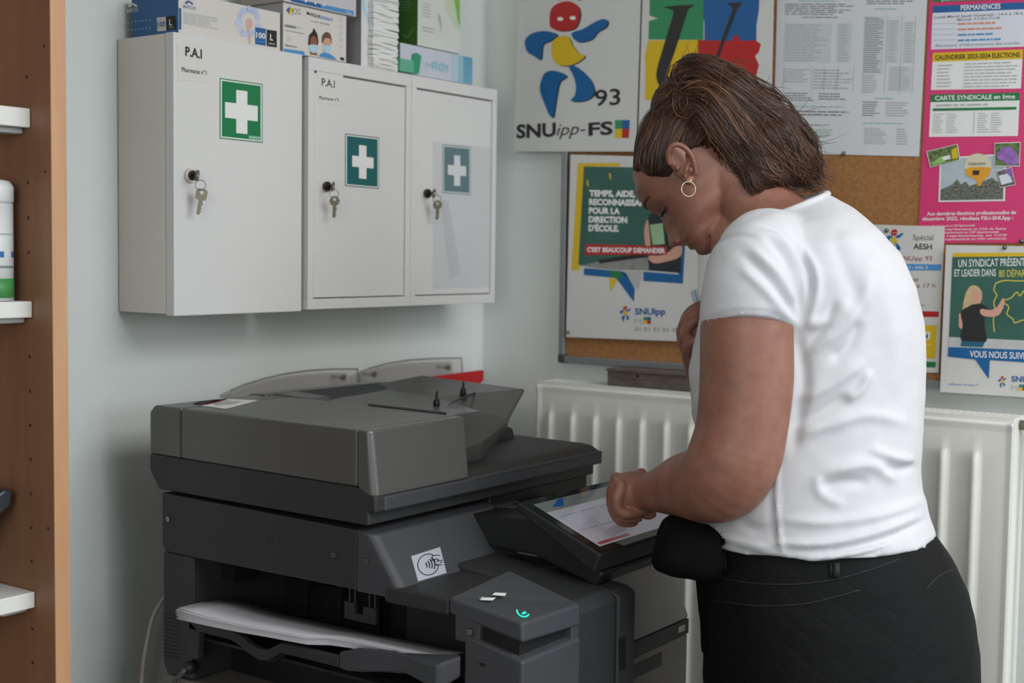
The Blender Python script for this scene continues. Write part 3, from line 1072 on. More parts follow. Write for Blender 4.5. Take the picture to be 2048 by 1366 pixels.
# blackboard poster on the left of the board
mb = MB()
PD = Plane(1, YP, -1)
PD.sheet(mb, [(1141, 309), (1400, 316), (1391, 684), (1132, 674)], M_poster)
PD.poly(mb, [(1156, 326), (1240, 326), (1240, 333), (1168, 333), (1159, 541), (1143, 540)], M_yellow, 1)
PD.poly(mb, [(1168, 333), (1366, 336), (1362, 546), (1157, 530)], M_board_green, 2)
PD.poly(mb, [(1362, 480), (1371, 480), (1366, 567), (1287, 562), (1287, 543), (1357, 549)], M_dblue, 2)
PD.poly(mb, [(1168, 536), (1240, 542), (1252, 546), (1270, 578), (1268, 604), (1240, 566), (1232, 556), (1168, 550)], M_dblue, 2)
PD.poly(mb, [(1219, 541), (1238, 542), (1247, 552), (1236, 560), (1222, 552)], M_dgreen, 3)
PD.poly(mb, [(1219, 554), (1235, 560), (1222, 584)], M_yellow, 3)
PD.poly(mb, [(1240, 542), (1285, 542), (1283, 556), (1277, 580)], mat('print_pale_grey', (178, 178, 178), 0.6, var=0.02), 2)
M_stonegrey = mat('print_pale_stone', (186, 188, 186), 0.6, var=0.05, scale=40)  # pale grey print on the teacher poster
PD.poly(mb, [(1160, 531), (1210, 521), (1260, 512), (1300, 516), (1298, 540), (1240, 540), (1190, 536)], mat('print_desk_grey', (138, 138, 136), 0.6, var=0.15, scale=40), 3)
PD.poly(mb, [(1196, 520), (1290, 506), (1296, 514), (1200, 527)], M_ink, 4)
for k, s in enumerate(('TEMPS, AIDE,', 'RECONNAISSANCE', 'POUR LA', 'DIRECTION', "D'ÉCOLE.")):
    x0 = 1179 - k * 0.4
    w = (92, 133, 62, 77, 61)[k]
    y0 = 392 + k * 17.4
    PD.text(mb, s, (x0, y0), (x0 + w, y0 + w * 0.02), 11.5, M_white_ink, 4, 0.05)
PD.poly(mb, [(1171, 488), (1335, 493), (1334, 509), (1170, 510)], M_red, 5)
PD.text(mb, "C'EST BEAUCOUP DEMANDER", (1175, 503.5), (1331, 506), 9, M_white_ink, 6, 0.04)
# the photographed arm with a green notebook
PD.poly(mb, [(1298, 430), (1312, 420), (1366, 424), (1362, 546), (1298, 540), (1296, 500)], mat('print_dark_cloth', (34, 40, 46), 0.6, var=0.1, scale=30), 3)
PD.poly(mb, [(1300, 450), (1326, 446), (1330, 488), (1306, 490)], mat('print_notebook_green', (150, 184, 144), 0.6, var=0.04), 4)
PD.poly(mb, spline([(1290, 452), (1296, 440), (1300, 470), (1301, 494), (1292, 492), (1289, 470)], 4), M_skin_print, 4)
PD.poly(mb, spline([(1298, 512), (1330, 509), (1360, 486), (1362, 512), (1330, 524), (1306, 526)], 4), M_skin_print, 4)
for x, y in ((1175, 366), (1220, 352)):
    PD.poly(mb, [(x - 2, y - 6), (x + 2, y - 5), (x + 3, y + 7), (x, y + 6)], M_yellow, 4)
man_logo(mb, PD, lambda x, y: (1240 + (x - 1050) * 0.135, 612 + y * 0.135), 0.13, 2, False)
PD.text(mb, 'SNUipp', (1270, 629), (1331, 629), 12.5, M_blue, 2, 0.03)
PD.text(mb, 'FS', (1269, 647), (1286, 647.5), 9, M_lgrey_ink, 2, 0.0)
four_squares(mb, PD, [(1287, 634), (1302, 634), (1302, 648), (1287, 647)], 2)
PD.text(mb, '01 01 01 01 01', (1270, 662), (1356, 664), 8, M_grey_ink, 2, 0.0)
g = obj('poster', mb, recalc=False)
tag(g, 'blackboard picture poster with white capitals and a red strip, left on the cork board', 'poster')

# sheet partly hidden behind the person, right of the blackboard poster
mb = MB()
PC.sheet(mb, [(1396, 470), (1530, 474), (1520, 690), (1391, 686)], M_poster)
g = obj('notice_sheet', mb, recalc=False)
tag(g, 'plain white sheet just right of the blackboard poster, mostly behind the person', 'sheet')

# long text sheet
mb = MB()
M_ltgreen = mat('print_mint', (140, 186, 166), 0.6, var=0)
PC.sheet(mb, [(1556, -60), (1857, -58), (1838, 313), (1546, 306)], mat('notice_paper', (206, 208, 212), 0.6, var=0.01))
q = [(1556, 0), (1852, 0), (1838, 313), (1546, 306)]
M_tint = mat('print_tint', (192, 200, 200), 0.6, var=0)
for (u0, v0, u1, v1, n, m) in ((.05, .02, .52, .10, 6, M_grey_ink), (.14, .0, .4, .015, 1, M_ltgreen), (.17, .105, .46, .12, 1, M_grey_ink), (.06, .155, .36, .40, 15, M_lgrey_ink), (.42, .155, .5, .40, 15, M_lgrey_ink),
                               (.06, .445, .24, .54, 6, M_lgrey_ink), (.26, .445, .53, .58, 7, M_lgrey_ink), (.06, .6, .28, .66, 4, M_grey_ink), (.30, .6, .52, .65, 3, M_grey_ink),
                               (.10, .685, .52, .70, 1, M_ltgreen), (.10, .715, .52, .755, 2, M_grey_ink), (.22, .80, .46, .82, 1, M_lgrey_ink), (.24, .835, .44, .885, 3, M_ltgreen),
                               (.60, .0, .95, .03, 2, M_grey_ink), (.66, .05, .86, .065, 1, M_ltgreen), (.60, .11, .72, .47, 26, M_grey_ink), (.76, .13, .82, .40, 18, M_lgrey_ink), (.87, .14, .93, .40, 16, M_lgrey_ink),
                               (.60, .48, .70, .60, 8, M_lgrey_ink), (.78, .43, .92, .58, 10, M_lgrey_ink), (.68, .625, .84, .64, 1, M_ltgreen), (.60, .65, .72, .75, 7, M_grey_ink), (.76, .65, .93, .75, 6, M_lgrey_ink),
                               (.61, .785, .90, .80, 1, M_ltgreen), (.62, .82, .78, .93, 8, M_lgrey_ink), (.84, .82, .92, .93, 7, M_lgrey_ink)):
    if n > 8:
        PC.poly(mb, sub(q, u0 - .01, v0 - .005, u1 + .01, v1 + .005), M_tint, 1)
    PC.lines(mb, sub(q, u0, v0, u1, v1), n, m, 2, 0.42, int(u0 * 100 + v0 * 1000))
for u in (.745, .845, .935, .595):
    PC.poly(mb, sub(q, u, .10, u + .003, .60), M_lgrey_ink, 2)
for u in (.055, .245, .33, .42, .53):
    PC.poly(mb, sub(q, u, .43, u + .003, .59), M_lgrey_ink, 2)
g = obj('notice_sheet', mb, recalc=False)
tag(g, 'large white sheet of small grey text columns above the bare cork', 'sheet')

# pink poster
mb = MB()
PP = Plane(1, YBD - 0.0024, -1)
PP.sheet(mb, [(1862, -60), (2140, -66), (2120, 486), (1836, 486)], M_pink)


def panel(quad, head, hm, hfrac, title, tm, cap, layer=2, pm=M_paper):
    PP.poly(mb, quad, pm, layer)
    PP.poly(mb, sub(quad, 0, 0, 1, hfrac), hm, layer + 1)
    if title:
        a, b = bil(quad, head[0], hfrac * 0.78), bil(quad, head[1], hfrac * 0.78)
        PP.text(mb, title, a, b, cap, tm, layer + 2, 0.02)


M_lilacpaper = mat('pale_lilac_paper', (212, 214, 224), 0.6, var=0.01)
PP.poly(mb, [(1866, -20), (2048, -20), (2048, -2), (1866, 4)], M_dgreen, 2)
PP.text(mb, 'permanences syndicales', (1884, 2), (2040, -4), 7, M_paper, 3)
p1 = [(1866, 12), (2100, 2), (2098, 92), (1862, 99)]
panel(p1, (.24, .58), M_blue, .16, 'PERMANENCES', M_paper, 10, 2, M_lilacpaper)
PP.text(mb, 'Lundi Mardi Jeudi Vendredi : 14 h à 18 h', (1869, 37), (2046, 29), 5, M_grey_ink, 4, .01)
PP.text(mb, 'Mercredi : 9 h 30 à 17 h 30', (1915, 42), (2000, 38), 5, M_grey_ink, 4, .01)
for k in range(4):
    PP.lines(mb, [(1916, 45 + k * 11), (2006, 42 + k * 11), (2006, 48 + k * 11), (1916, 51 + k * 11)], 1, (mat('print_orange', (214, 140, 110), 0.6, var=0), MATS['print_orange'], M_lblue, M_lblue)[k], 4, .6, k, .2)
    PP.poly(mb, [(1866, 47.5 + k * 11), (1912, 46 + k * 11), (1912, 46.7 + k * 11), (1866, 48.2 + k * 11)], M_lgrey_ink, 4)
PP.text(mb, 'Réunions d\'informations les Lundis', (1872, 94), (2040, 88), 5, M_grey_ink, 4)
p2 = [(1866, 106), (2046, 99), (2042, 177), (1862, 180)]
panel(p2, (.03, .97), M_yellow, .24, 'CALENDRIER 2023-2024 ELECTIONS', M_ink, 9)
PP.lines(mb, sub(p2, .06, .30, .24, .95), 7, M_lgrey_ink, 4, .35, 4)
PP.lines(mb, sub(p2, .36, .28, .97, .97), 8, M_lgrey_ink, 4, .35, 9)
p3 = [(1862, 189), (2040, 185), (2036, 272), (1858, 274)]
panel(p3, (.05, .95), M_dgreen, .18, 'CARTE SYNDICALE en ligne', M_paper, 9)
PP.poly(mb, sub(p3, .03, .33, .97, .39), M_dgreen, 4)
PP.lines(mb, sub(p3, .06, .22, .94, .30), 1, M_lgrey_ink, 4, .5, 2)
for u in (.04, .19, .54, .69):
    PP.lines(mb, sub(p3, u, .44, u + .13, .92), 9, M_lgrey_ink, 4, .35, int(u * 100), .4)
PP.poly(mb, sub(p3, .497, .42, .503, .93), M_lgrey_ink, 4)
# its little photographs
M_snapdark = mat('print_crowd_dark', (44, 48, 40), 0.6, rgb2=(130, 132, 120), scale=260)
M_snapgreen = mat('print_foliage', (40, 64, 30), 0.6, rgb2=(120, 140, 84), scale=160)
M_sky = mat('print_sky', (172, 184, 192), 0.6, var=0.05)
M_violet = mat('print_violet', (122, 74, 160), 0.6, rgb2=(160, 120, 190), scale=90)


def snap(quad, m, layer):
    PP.poly(mb, quad, M_paper, layer)
    PP.poly(mb, sub(quad, .025, .03, .975, .97), m, layer + 1)


big = [(1880, 316), (2013, 307), (2010, 402), (1877, 404)]
snap(big, M_sky, 2)
PP.poly(mb, [bil(big, u, v) for u, v in ((.03, .72), (.2, .62), (.27, .5), (.33, .62), (.4, .56), (.46, .66), (.6, .6), (.8, .5), (.86, .58), (.97, .6), (.97, .96), (.03, .96))], M_snapdark, 4)
PP.poly(mb, [(1956 + 27 * cos(t), 332 + 25 * sin(t)) for t in [pi * q / 12 for q in range(24)]], mat('print_balloon_cream', (206, 198, 172), 0.6, var=0.04), 5)
PP.poly(mb, [(1930, 338), (1944, 334), (1968, 334), (1983, 336), (1978, 352), (1966, 362), (1962, 372), (1956, 372), (1952, 358), (1934, 352)], mat('print_balloon_gold', (216, 152, 40), 0.6, var=0.06), 6)
PP.poly(mb, [(1946, 341), (1960, 341), (1958, 350), (1946, 350)], M_hairdark, 7)
PP.text(mb, 'Fédération', (1938, 331), (1972, 329), 6, M_grey_ink, 7, .02)
snap([(1853, 303), (1916, 288), (1921, 320), (1861, 335)], M_snapgreen, 8)
PP.poly(mb, [(1862, 328), (1884, 312), (1892, 324), (1868, 331)], M_leaf, 10)
PP.poly(mb, [(1904, 300), (1914, 294), (1917, 316), (1906, 318)], M_yellow, 10)
PP.poly(mb, [(1885, 314), (1900, 310), (1902, 318), (1888, 321)], M_paper, 11)
snap([(1990, 286), (2042, 284), (2040, 333), (1989, 333)], M_snapgreen, 8)
PP.poly(mb, spline([(1994, 312), (2006, 296), (2022, 294), (2034, 308), (2038, 326), (2020, 330), (2004, 322)], 4), M_violet, 10)
snap([(1994, 342), (2024, 334), (2032, 370), (2000, 376)], M_snapdark, 8)
PP.poly(mb, [(1998, 352), (2018, 346), (2026, 364), (2004, 370)], M_lilacpaper, 10)
PP.poly(mb, [(2008, 340), (2022, 336), (2028, 356), (2020, 352)], M_violet, 11)
PP.text(mb, 'Aux dernières élections professionnelles de', (1854, 431), (2032, 428), 7, M_paper, 2, .02)
PP.text(mb, 'décembre 2022, résultats FSU-SNUipp :', (1845, 441), (2027, 439), 7, M_paper, 2, .02)
for k in range(5):
    PP.text(mb, ('1ère en voix en CAP départementale', '4 représentants au CSA de Seine', '5 représentants en CAP départementale', '6 représentants en CCP', '3 représentants au CSA ministériel')[k],
            (1874 + 10 * (k > 0), 454 + k * 6.6), ((1950, 2012, 1998, 2014, 2012)[k], 452.5 + k * 6.6), 4.2, M_paper, 2, .01)
PP.text(mb, '> FSU', (1860, 455), (1872, 455), 4.2, M_paper, 2, .01)
g = obj('poster', mb, recalc=False)
tag(g, 'tall pink poster with white panels and small snapshots at the right edge', 'poster')

# narrow notice
mb = MB()
PCF.sheet(mb, [(1700, 448), (1889, 453), (1877, 746), (1690, 738)], M_poster)
man_logo(mb, PCF, lambda x, y: (1772 + (x - 1050) * 0.21, 458 + y * 0.215), 0.2, 2, False)
PCF.text(mb, 'Spécial', (1826, 480), (1867, 480), 11, M_grey_ink, 2, 0.01)
PCF.text(mb, 'AESH', (1827, 498), (1864, 499), 11, M_ink, 2, 0.015)
PCF.text(mb, 'SNUipp 93', (1800, 521), (1864, 521), 9, mat('print_wine', (150, 60, 72), 0.6, var=0), 2, 0.0)
PCF.poly(mb, [(1700, 526), (1883, 529), (1882, 541), (1700, 540)], M_lblue, 2)
PCF.text(mb, 'FSU - Info 2', (1804, 537), (1856, 538), 6, M_paper, 3, .01)
PCF.text(mb, 'stage', (1800, 564), (1837, 562), 8, MATS['print_wine'], 2, 0.0)
PCF.text(mb, 'le 9 à 17 h', (1808, 575), (1871, 575), 8, MATS['print_wine'], 2, 0.0)
PCF.lines(mb, [(1780, 606), (1858, 608), (1858, 613), (1780, 611)], 1, M_lgrey_ink, 2, .7, 2, 0.1)
PCF.poly(mb, [(1700, 619), (1878, 623), (1877, 634), (1700, 632)], M_red, 2)
PCF.poly(mb, [(1800, 648), (1874, 651), (1870, 717), (1796, 712)], M_yellow, 2)
PCF.poly(mb, [(1842, 663), (1861, 664), (1859, 679), (1842, 679)], M_paper, 3)
PCF.text(mb, 'N', (1847, 676), (1856, 676), 9, M_ink, 4, .03)
PCF.lines(mb, [(1830, 685), (1864, 686), (1862, 706), (1830, 705)], 3, mat('print_pale_yellow', (224, 204, 110), 0.6, var=0), 3, .4, 4)
PCF.poly(mb, [(1700, 716), (1872, 724), (1871, 735), (1700, 728)], M_dgreen, 2)
g = obj('notice_sheet', mb, recalc=False)
tag(g, 'narrow notice with blue, red and green bars behind the person\'s back', 'sheet')

# chalkboard teacher poster
mb = MB()
PT = Plane(1, YP - 0.0008, -1)
PT.sheet(mb, [(1892, 490), (2160, 494), (2140, 800), (1880, 784)], M_poster)
PT.poly(mb, [(1906, 506), (2120, 505), (2120, 512), (1906, 514)], M_yellow, 2)
PT.poly(mb, [(1905, 514), (2120, 512), (2110, 690), (1898, 678)], M_board_green, 2)
PT.text(mb, 'UN SYNDICAT PRÉSENT PARTOUT', (1917, 534), (2112, 530), 15, M_white_ink, 3, 0.005)
PT.text(mb, 'ET LEADER DANS', (1909, 553), (1992, 552), 14, M_white_ink, 3, 0.005)
PT.text(mb, '80 DÉPARTEMENTS', (1998, 554), (2104, 553), 14, mat('print_chalk_yellow', (206, 196, 70), 0.6, var=0.03), 3, 0.005)
PT.poly(mb, [(1898, 674), (2120, 684), (2110, 702), (1897, 694)], M_stonegrey, 3)
PT.poly(mb, spline([(1926, 612), (1932, 586), (1942, 572), (1954, 572), (1964, 584), (1962, 604), (1948, 612), (1938, 622), (1926, 622)], 4), M_hair_print, 4)
PT.poly(mb, spline([(1944, 590), (1952, 580), (1962, 586), (1962, 602), (1952, 609), (1945, 602)], 4), M_skin_print, 5)
PT.poly(mb, spline([(1922, 624), (1936, 614), (1946, 609), (1962, 608), (1976, 616), (1970, 628), (1970, 656), (1972, 684), (1924, 682), (1926, 650)], 3), M_ink, 6)
PT.poly(mb, spline([(1962, 618), (1982, 620), (1996, 612), (2006, 596), (2010, 606), (2000, 628), (1984, 634), (1964, 630)], 4), M_skin_print, 7)
PT.poly(mb, [(1918, 628), (1926, 624), (1926, 660), (1918, 654)], M_skin_print, 5)
PT.poly(mb, [(1924, 682), (1970, 684), (1966, 694), (1922, 692)], mat('print_denim', (30, 92, 120), 0.6, var=0.05), 7)
for pts in ([(1992, 566), (1988, 580), (1994, 590), (1988, 604), (1990, 620), (1987, 640), (1989, 664)],
            [(1992, 566), (2010, 561), (2040, 562), (2060, 560)],
            [(2010, 600), (2022, 596), (2034, 584), (2040, 592), (2050, 580), (2062, 586)],
            [(2008, 606), (2018, 614), (2014, 628), (2026, 638), (2030, 646), (2046, 640), (2060, 644)]):
    sp = spline([(x, y) for x, y in pts], 4, False)
    for a, b in zip(sp[:-1], sp[1:]):
        dx, dy = b[0] - a[0], b[1] - a[1]
        L = math.hypot(dx, dy) or 1
        nx, ny = -dy / L * 1.1, dx / L * 1.1
        PT.poly(mb, [(a[0] + nx, a[1] + ny), (b[0] + nx, b[1] + ny), (b[0] - nx, b[1] - ny), (a[0] - nx, a[1] - ny)], MATS['print_chalk_yellow'], 3)
PT.poly(mb, [(1897, 694), (2110, 702), (2104, 728), (1980, 720), (1978, 758), (1951, 719), (1896, 713)], M_dblue, 4)
PT.text(mb, 'VOUS NOUS SUIVEZ ?', (1940, 714), (2070, 719), 13, M_white_ink, 5, 0.01)
man_logo(mb, PT, lambda x, y: (1997 + (x - 1050) * 0.1, 752 + y * 0.1), 0.1, 2, False)
PT.text(mb, 'SNUipp', (2023, 763), (2078, 765), 11, M_blue, 2, 0.03)
PT.text(mb, 'FS', (2022, 780), (2037, 781), 9, M_lgrey_ink, 2, 0.0)
four_squares(mb, PT, [(2038, 769), (2052, 769), (2052, 781), (2038, 781)], 2)
PT.text(mb, 'adherer.snuipp.fr', (1897, 770), (1958, 772), 4.5, M_lblue, 2, 0.0)
g = obj('poster', mb, recalc=False)
tag(g, 'poster of a blond woman drawing on a green blackboard at the lower right', 'poster')

# pins and magnets
M_pin = mat('steel_pin', (120, 118, 112), 0.35, metal=0.8, var=0.03)
for px, py, pl, lab_ in ((1137, 665, PD, 'small pin at the lower left corner of the blackboard poster'),
                         (1688, 307, PC, 'dark pin at the bottom edge of the grey text sheet'),
                         (1611, 253, PC, 'dark pin beside the hair on the grey text sheet'),
                         (1774, 461, PCF, 'silver pin at the top of the narrow notice'),
                         (2010, 495, PT, 'silver pin at the top of the teacher poster'),
                         (2044, 482, PP, 'silver pin on the pink poster\'s lower edge at the picture border')):
    c = pl.p(px, py, 3)
    mb = MB()
    rr = 0.0042
    mb.disc(c, (0, -1, 0), rr, 0.002, M_pin, 18)
    mb.tube([c + Vector((0, -0.002, 0)), c + Vector((0, -0.004, 0)), c + Vector((0, -0.0055, 0))], [rr * .95, rr * .7, rr * .2], M_pin, 18)
    g = obj('push_pin', mb)
    tag(g, lab_, 'pin', 'pins on the notice board')

# ================================================================== radiator
YR = 2.48                                        # front panel
rz1 = 1.088
ra = on(1076, 800, 1, YR).x
rb = on(2028, 900, 1, YR).x
rz0 = 0.19
rad = thing('radiator', ((ra + rb) / 2, 2.53, rz0), 'large white panel radiator with vertical grooves under the cork board', 'radiator')


def rad_profile(y, sign, name):
    """pressed panel: raised flat with vertical grooves, as a height grid"""
    xs, flutes = [], []
    pitch = on(1146, 850, 1, YR).x - on(1102, 850, 1, YR).x
    x0 = on(1103, 850, 1, YR).x
    cx = x0
    while cx < rb - 0.015:
        flutes.append(cx)
        cx += pitch
    edge = [ra, ra + 0.004, ra + 0.010, ra + 0.016]
    for c in flutes:
        xs += [c - 0.0085, c - 0.0055, c - 0.002, c + 0.002, c + 0.006, c + 0.013]
    xs = sorted(set(edge + xs + [rb - 0.016, rb - 0.010, rb - 0.004, rb]))
    zs = [rz0, rz0 + 0.008, rz0 + 0.02, rz0 + 0.06, rz0 + 0.075, rz0 + 0.09, rz1 - 0.082, rz1 - 0.070, rz1 - 0.062, rz1 - 0.054, rz1 - 0.026, rz1 - 0.020, rz1 - 0.014, rz1 - 0.006, rz1]
    vs = []
    for z in zs:
        for x in xs:
            h = 0.0
            e = min(x - ra, rb - x)
            if e < 0.0095:
                h += 0.004
            ez = min(z - rz0, rz1 - z)
            if ez < 0.012:
                h += 0.003
            a = max(0, min(1, (min(z - (rz0 + 0.06), (rz1 - 0.054) - z)) / 0.018))
            for c in flutes:
                d = x - c
                if -0.006 <= d <= 0.0025:
                    h += 0.0075 * a
                elif d <= 0.0065 and d > 0:
                    h -= 0.0015 * a
            vs.append((x, y - sign * h, z))
    nx = len(xs)
    fs = []
    for i in range(len(zs) - 1):
        for j in range(nx - 1):
            a = i * nx + j
            fs.append([a, a + 1, a + nx + 1, a + nx])
    return vs, fs


v, f = rad_profile(YR, 1, '')
mb = MB().add(v, f, M_rad, True)
o = obj('front_panel', mb, rad, recalc=False)
sm = o.modifiers.new('solid', 'SOLIDIFY')
sm.thickness = 0.002
sm.offset = 1
mb = MB().box((ra, 2.545, rz0), (rb, 2.55, rz1), M_rad)
obj('rear_panel', mb, rad, 0.001)
gl = MB()
gl.box((ra + 0.001, YR - 0.0035, rz1), (rb - 0.001, YR + 0.006, rz1 + 0.008), M_rad)
gl.box((ra + 0.001, 2.545, rz1), (rb - 0.001, 2.554, rz1 + 0.008), M_rad)
x = ra + 0.006
while x < rb - 0.004:
    gl.box((x, YR + 0.006, rz1 + 0.001), (x + 0.006, 2.545, rz1 + 0.0078), M_rad)
    x += 0.0125
obj('top_grille', gl, rad, label='white top grille of fine cross bars')
for xx in (ra, rb - 0.003):
    obj('side_cover', MB().box((xx, YR + 0.001, rz0), (xx + 0.003, 2.545, rz1 + 0.007), M_rad), rad, 0.0008)
obj('inner_fins', MB().box((ra + 0.01, 2.508, rz0 + 0.03), (rb - 0.01, 2.512, rz1 - 0.02), M_rad), rad)
vz = on(2045, 852, 1, 2.50).z
mb = MB()
mb.tube([(rb, 2.512, vz), (rb + 0.05, 2.512, vz)], 0.009, M_metal, 14)
mb.tube([(rb + 0.03, 2.512, vz), (rb + 0.03, 2.512, 0.0)], 0.0075, M_rad, 14)
obj('valve_pipe', mb, rad)
mb = MB()
mb.tube([(rb + 0.04, 2.512, vz), (rb + 0.055, 2.512, vz), (rb + 0.075, 2.512, vz), (rb + 0.11, 2.512, vz)], [0.014, 0.021, 0.021, 0.018], mat('valve_grey', (120, 118, 108), 0.5), 20)
obj('valve_knob', mb, rad)
for xx in (ra + 0.15, rb - 0.15):
    obj('wall_bracket', MB().box((xx, 2.549, rz0 + 0.05), (xx + 0.04, YB - 0.001, rz1 - 0.06), M_rad), rad)
    obj('foot', MB().box((xx, 2.50, 0.0), (xx + 0.04, 2.56, rz0 + 0.03), M_rad), rad)

# grey-brown wooden box lying on the radiator
M_oldwood = mat('weathered_wood', (104, 92, 86), 0.8, rgb2=(82, 72, 66), scale=12, stretch=(3, 12, 12))
wa, wb = on(1216, 750, 1, 2.50), on(1384, 760, 1, 2.50)
zt = on(1216, 738, 1, 2.50).z
mb = MB()
mb.box((wa.x, 2.497, rz1 + 0.0085), (-1.18, 2.558, zt), M_oldwood)
tray = obj('wooden_tray', mb, None, 0.002)
tag(tray, 'weathered grey-brown wooden bar lying along the top of the radiator', 'wooden bar')
mb = MB()
mb.box((wa.x - 0.001, 2.494, zt - 0.004), (-1.178, 2.561, zt + 0.002), M_oldwood)
obj('lid', mb, tray, 0.001)
c = on(1276, 752, 1, 2.4965)
mb = MB().disc(c + Vector((0, 0.001, 0)), (0, -1, 0), 0.0028, 0.003, M_dev2, 12)
obj('catch', mb, tray)
# ================================================================== the multifunction copier
class GPlane(Plane):
    """a sloped flat surface through point q with normal n"""

    def __init__(self, q, n, step=0.00025):
        self.q, self.n, self.step = Vector(q), Vector(n).normalized(), step

    def p(self, px, py, layer=0):
        d = ray(px, py)
        t = (self.q - CAM).dot(self.n) / d.dot(self.n)
        return CAM + d * t + self.n * (self.step * layer)

    def sheet(self, mb, pts, m, thick=0.001):
        mb.prism([self.p(x, y, 0) for x, y in pts], -self.n * thick, m)


M_cp = mat('copier_grey', (83, 82, 80), 0.30, spec=0.65, var=0.015, scale=20, bump=0.05, bscale=900)
M_cpd = mat('copier_charcoal', (44, 44, 45), 0.55, var=0.015, scale=20, bump=0.05, bscale=900)
M_cpm = mat('copier_mid_grey', (61, 62, 66), 0.55, var=0.015, scale=20, bump=0.05, bscale=900)
M_cpb = mat('copier_black', (26, 26, 27), 0.5, var=0.03)
M_cpi = mat('copier_inner_black', (14, 14, 15), 0.6, var=0.03)
M_cpl = mat('copier_lower_grey', (112, 106, 100), 0.55, var=0.02)
M_screw = mat('screw_steel', (176, 174, 170), 0.3, metal=0.9, var=0.02)

YL, YRR = 1.485, 2.114
cop = thing('copier', (-1.5, 1.8, 0), 'dark grey multifunction office copier with document feeder and tilted touch screen', 'copier')

# ---- scanner unit (dark base under the document feeder)
mb = MB()
prof = [(-1.826, 1.033), (-1.826, 1.005), (-1.803, 0.974), (-1.330, 0.9725), (-1.330, 0.9935), (-1.316, 0.9935), (-1.316, 1.0165), (-1.335, 1.0265), (-1.352, 1.0285)]
mb.prism([(x, YL + 0.001, z) for x, z in prof], (0, YRR - YL - 0.004, 0), M_cpd)
obj('scanner_unit', mb, cop, 0.003)
# document cover plate with its lip (right-hand part of the glass cover)
mb = MB()
mb.box((-1.82, 1.72, 1.010), (-1.3135, YRR, 1.0175), M_cpm)
mb.box((-1.335, YL + 0.02, 0.9935), (-1.3135, YRR, 1.0165), M_cpm)
obj('glass_cover', mb, cop, 0.003)

# ---- document feeder housing
ZF = 1.116
Y2 = 1.712


def feeder_prof(x_off=0.0):
    return None


def rrect_section(x, y0, y1, z0, z1):
    return [(x, y0, z0), (x, y1, z0), (x, y1, z1), (x, y0, z1)]


def profile_xz(pts, y0, y1, m, mb):
    return mb.prism([(x, y0, z) for x, z in pts], (0, y1 - y0, 0), m)


mb = MB()   # middle cover between the two seams
profile_xz([(-1.7435, 1.0325), (-1.3515, 1.0290), (-1.3515, ZF), (-1.7435, ZF)], YL - 0.001, Y2 + 0.02, M_cp, mb)
obj('feeder_cover', mb, cop, 0.004, 3)
mb = MB()   # rear part with hinge side
profile_xz([(-1.824, 1.0335), (-1.745, 1.0327), (-1.745, ZF), (-1.812, ZF), (-1.824, ZF - 0.012)], YL, Y2 + 0.02, M_cp, mb)
obj('feeder_rear_cover', mb, cop, 0.003)
mb = MB()   # front part with rounded left front edge and drooping lower front
n = 8
front = []
base = [(-1.3500, YL - 0.001)]
for k in range(n + 1):
    a = pi / 2 * k / n
    base.append((-1.327 + 0.012 * sin(a), YL - 0.001 + 0.012 * (1 - cos(a))))
base += [(-1.315, Y2), (-1.3500, Y2)]


def zlow(x):
    t = max(0, min(1, (x + 1.350) / 0.03))
    t = t * t * (3 - 2 * t)
    return 1.0288 - 0.0125 * t


lo = [(x, y, zlow(x)) for x, y in base]
hi = [(-1.350 + (x + 1.350) * 0.66, y, ZF) for x, y in base]
mb.hexa(lo, hi, M_cp)
obj('feeder_front_cover', mb, cop, 0.004, 3)
# rear rail of the feeder running to the right behind the tray
mb = MB()
mb.prism([(-1.826, Y2, 1.05), (-1.826, Y2, 1.1175), (-1.782, Y2, 1.1195), (-1.782, Y2, 1.05)], (0, 0.335, -0.001), M_cp)
mb.prism([(-1.782, 1.735, 1.119), (-1.782, 1.735, 1.08), (-1.68, 1.735, 1.08), (-1.70, 1.735, 1.116)], (0, 0.055, 0.0), M_cp)
mb.prism([(-1.782, 1.78, 1.119), (-1.782, 2.04, 1.119), (-1.735, 2.04, 1.119), (-1.70, 1.79, 1.103)], (0, 0, -0.03), M_cpm)
obj('feeder_rail', mb, cop, 0.003)
# white rating label on the top
T = Plane(2, ZF + 0.0002, 1)
mb = MB()
T.poly(mb, [(398, 811), (441, 797), (518, 801), (452, 818)], M_paper, 1)
T.poly(mb, [(384, 808), (398, 803), (458, 797), (441, 803), (402, 811)], M_ink, 1)
T.lines(mb, [(424, 806), (480, 802), (490, 806), (432, 812)], 4, M_grey_ink, 2, .4, 3)
T.lines(mb, [(404, 807), (450, 799), (470, 800), (412, 811)], 2, M_red, 2, .3, 8)
obj('rating_label', mb, cop, recalc=False, label='white rating label with small print')

# ---- document tray (slopes up to the right, front corner bent down)
top = [(-1.80, 1.72, 1.100), (-1.385, 1.733, 1.112), (-1.372, 1.815, 1.112), (-1.398, 1.925, 1.0865), (-1.425, 2.015, 1.132), (-1.70, 2.055, 1.1365), (-1.80, 2.0, 1.112)]
mid = [(-1.80, 1.72, 1.055), (-1.375, 1.733, 1.050), (-1.372, 1.820, 1.058), (-1.394, 1.925, 1.083), (-1.423, 2.018, 1.128), (-1.70, 2.058, 1.132), (-1.80, 2.0, 1.098)]
bot = [(-1.80, 1.72, 1.045), (-1.380, 1.733, 1.012), (-1.378, 1.820, 1.022), (-1.400, 1.925, 1.062), (-1.436, 2.010, 1.118), (-1.70, 2.050, 1.122), (-1.80, 2.0, 1.085)]
mb = MB()
mb.loft([top, mid, bot], M_cp, False, False)
nt_ = len(top)
ctr = Vector((-1.56, 1.92, 1.1145))
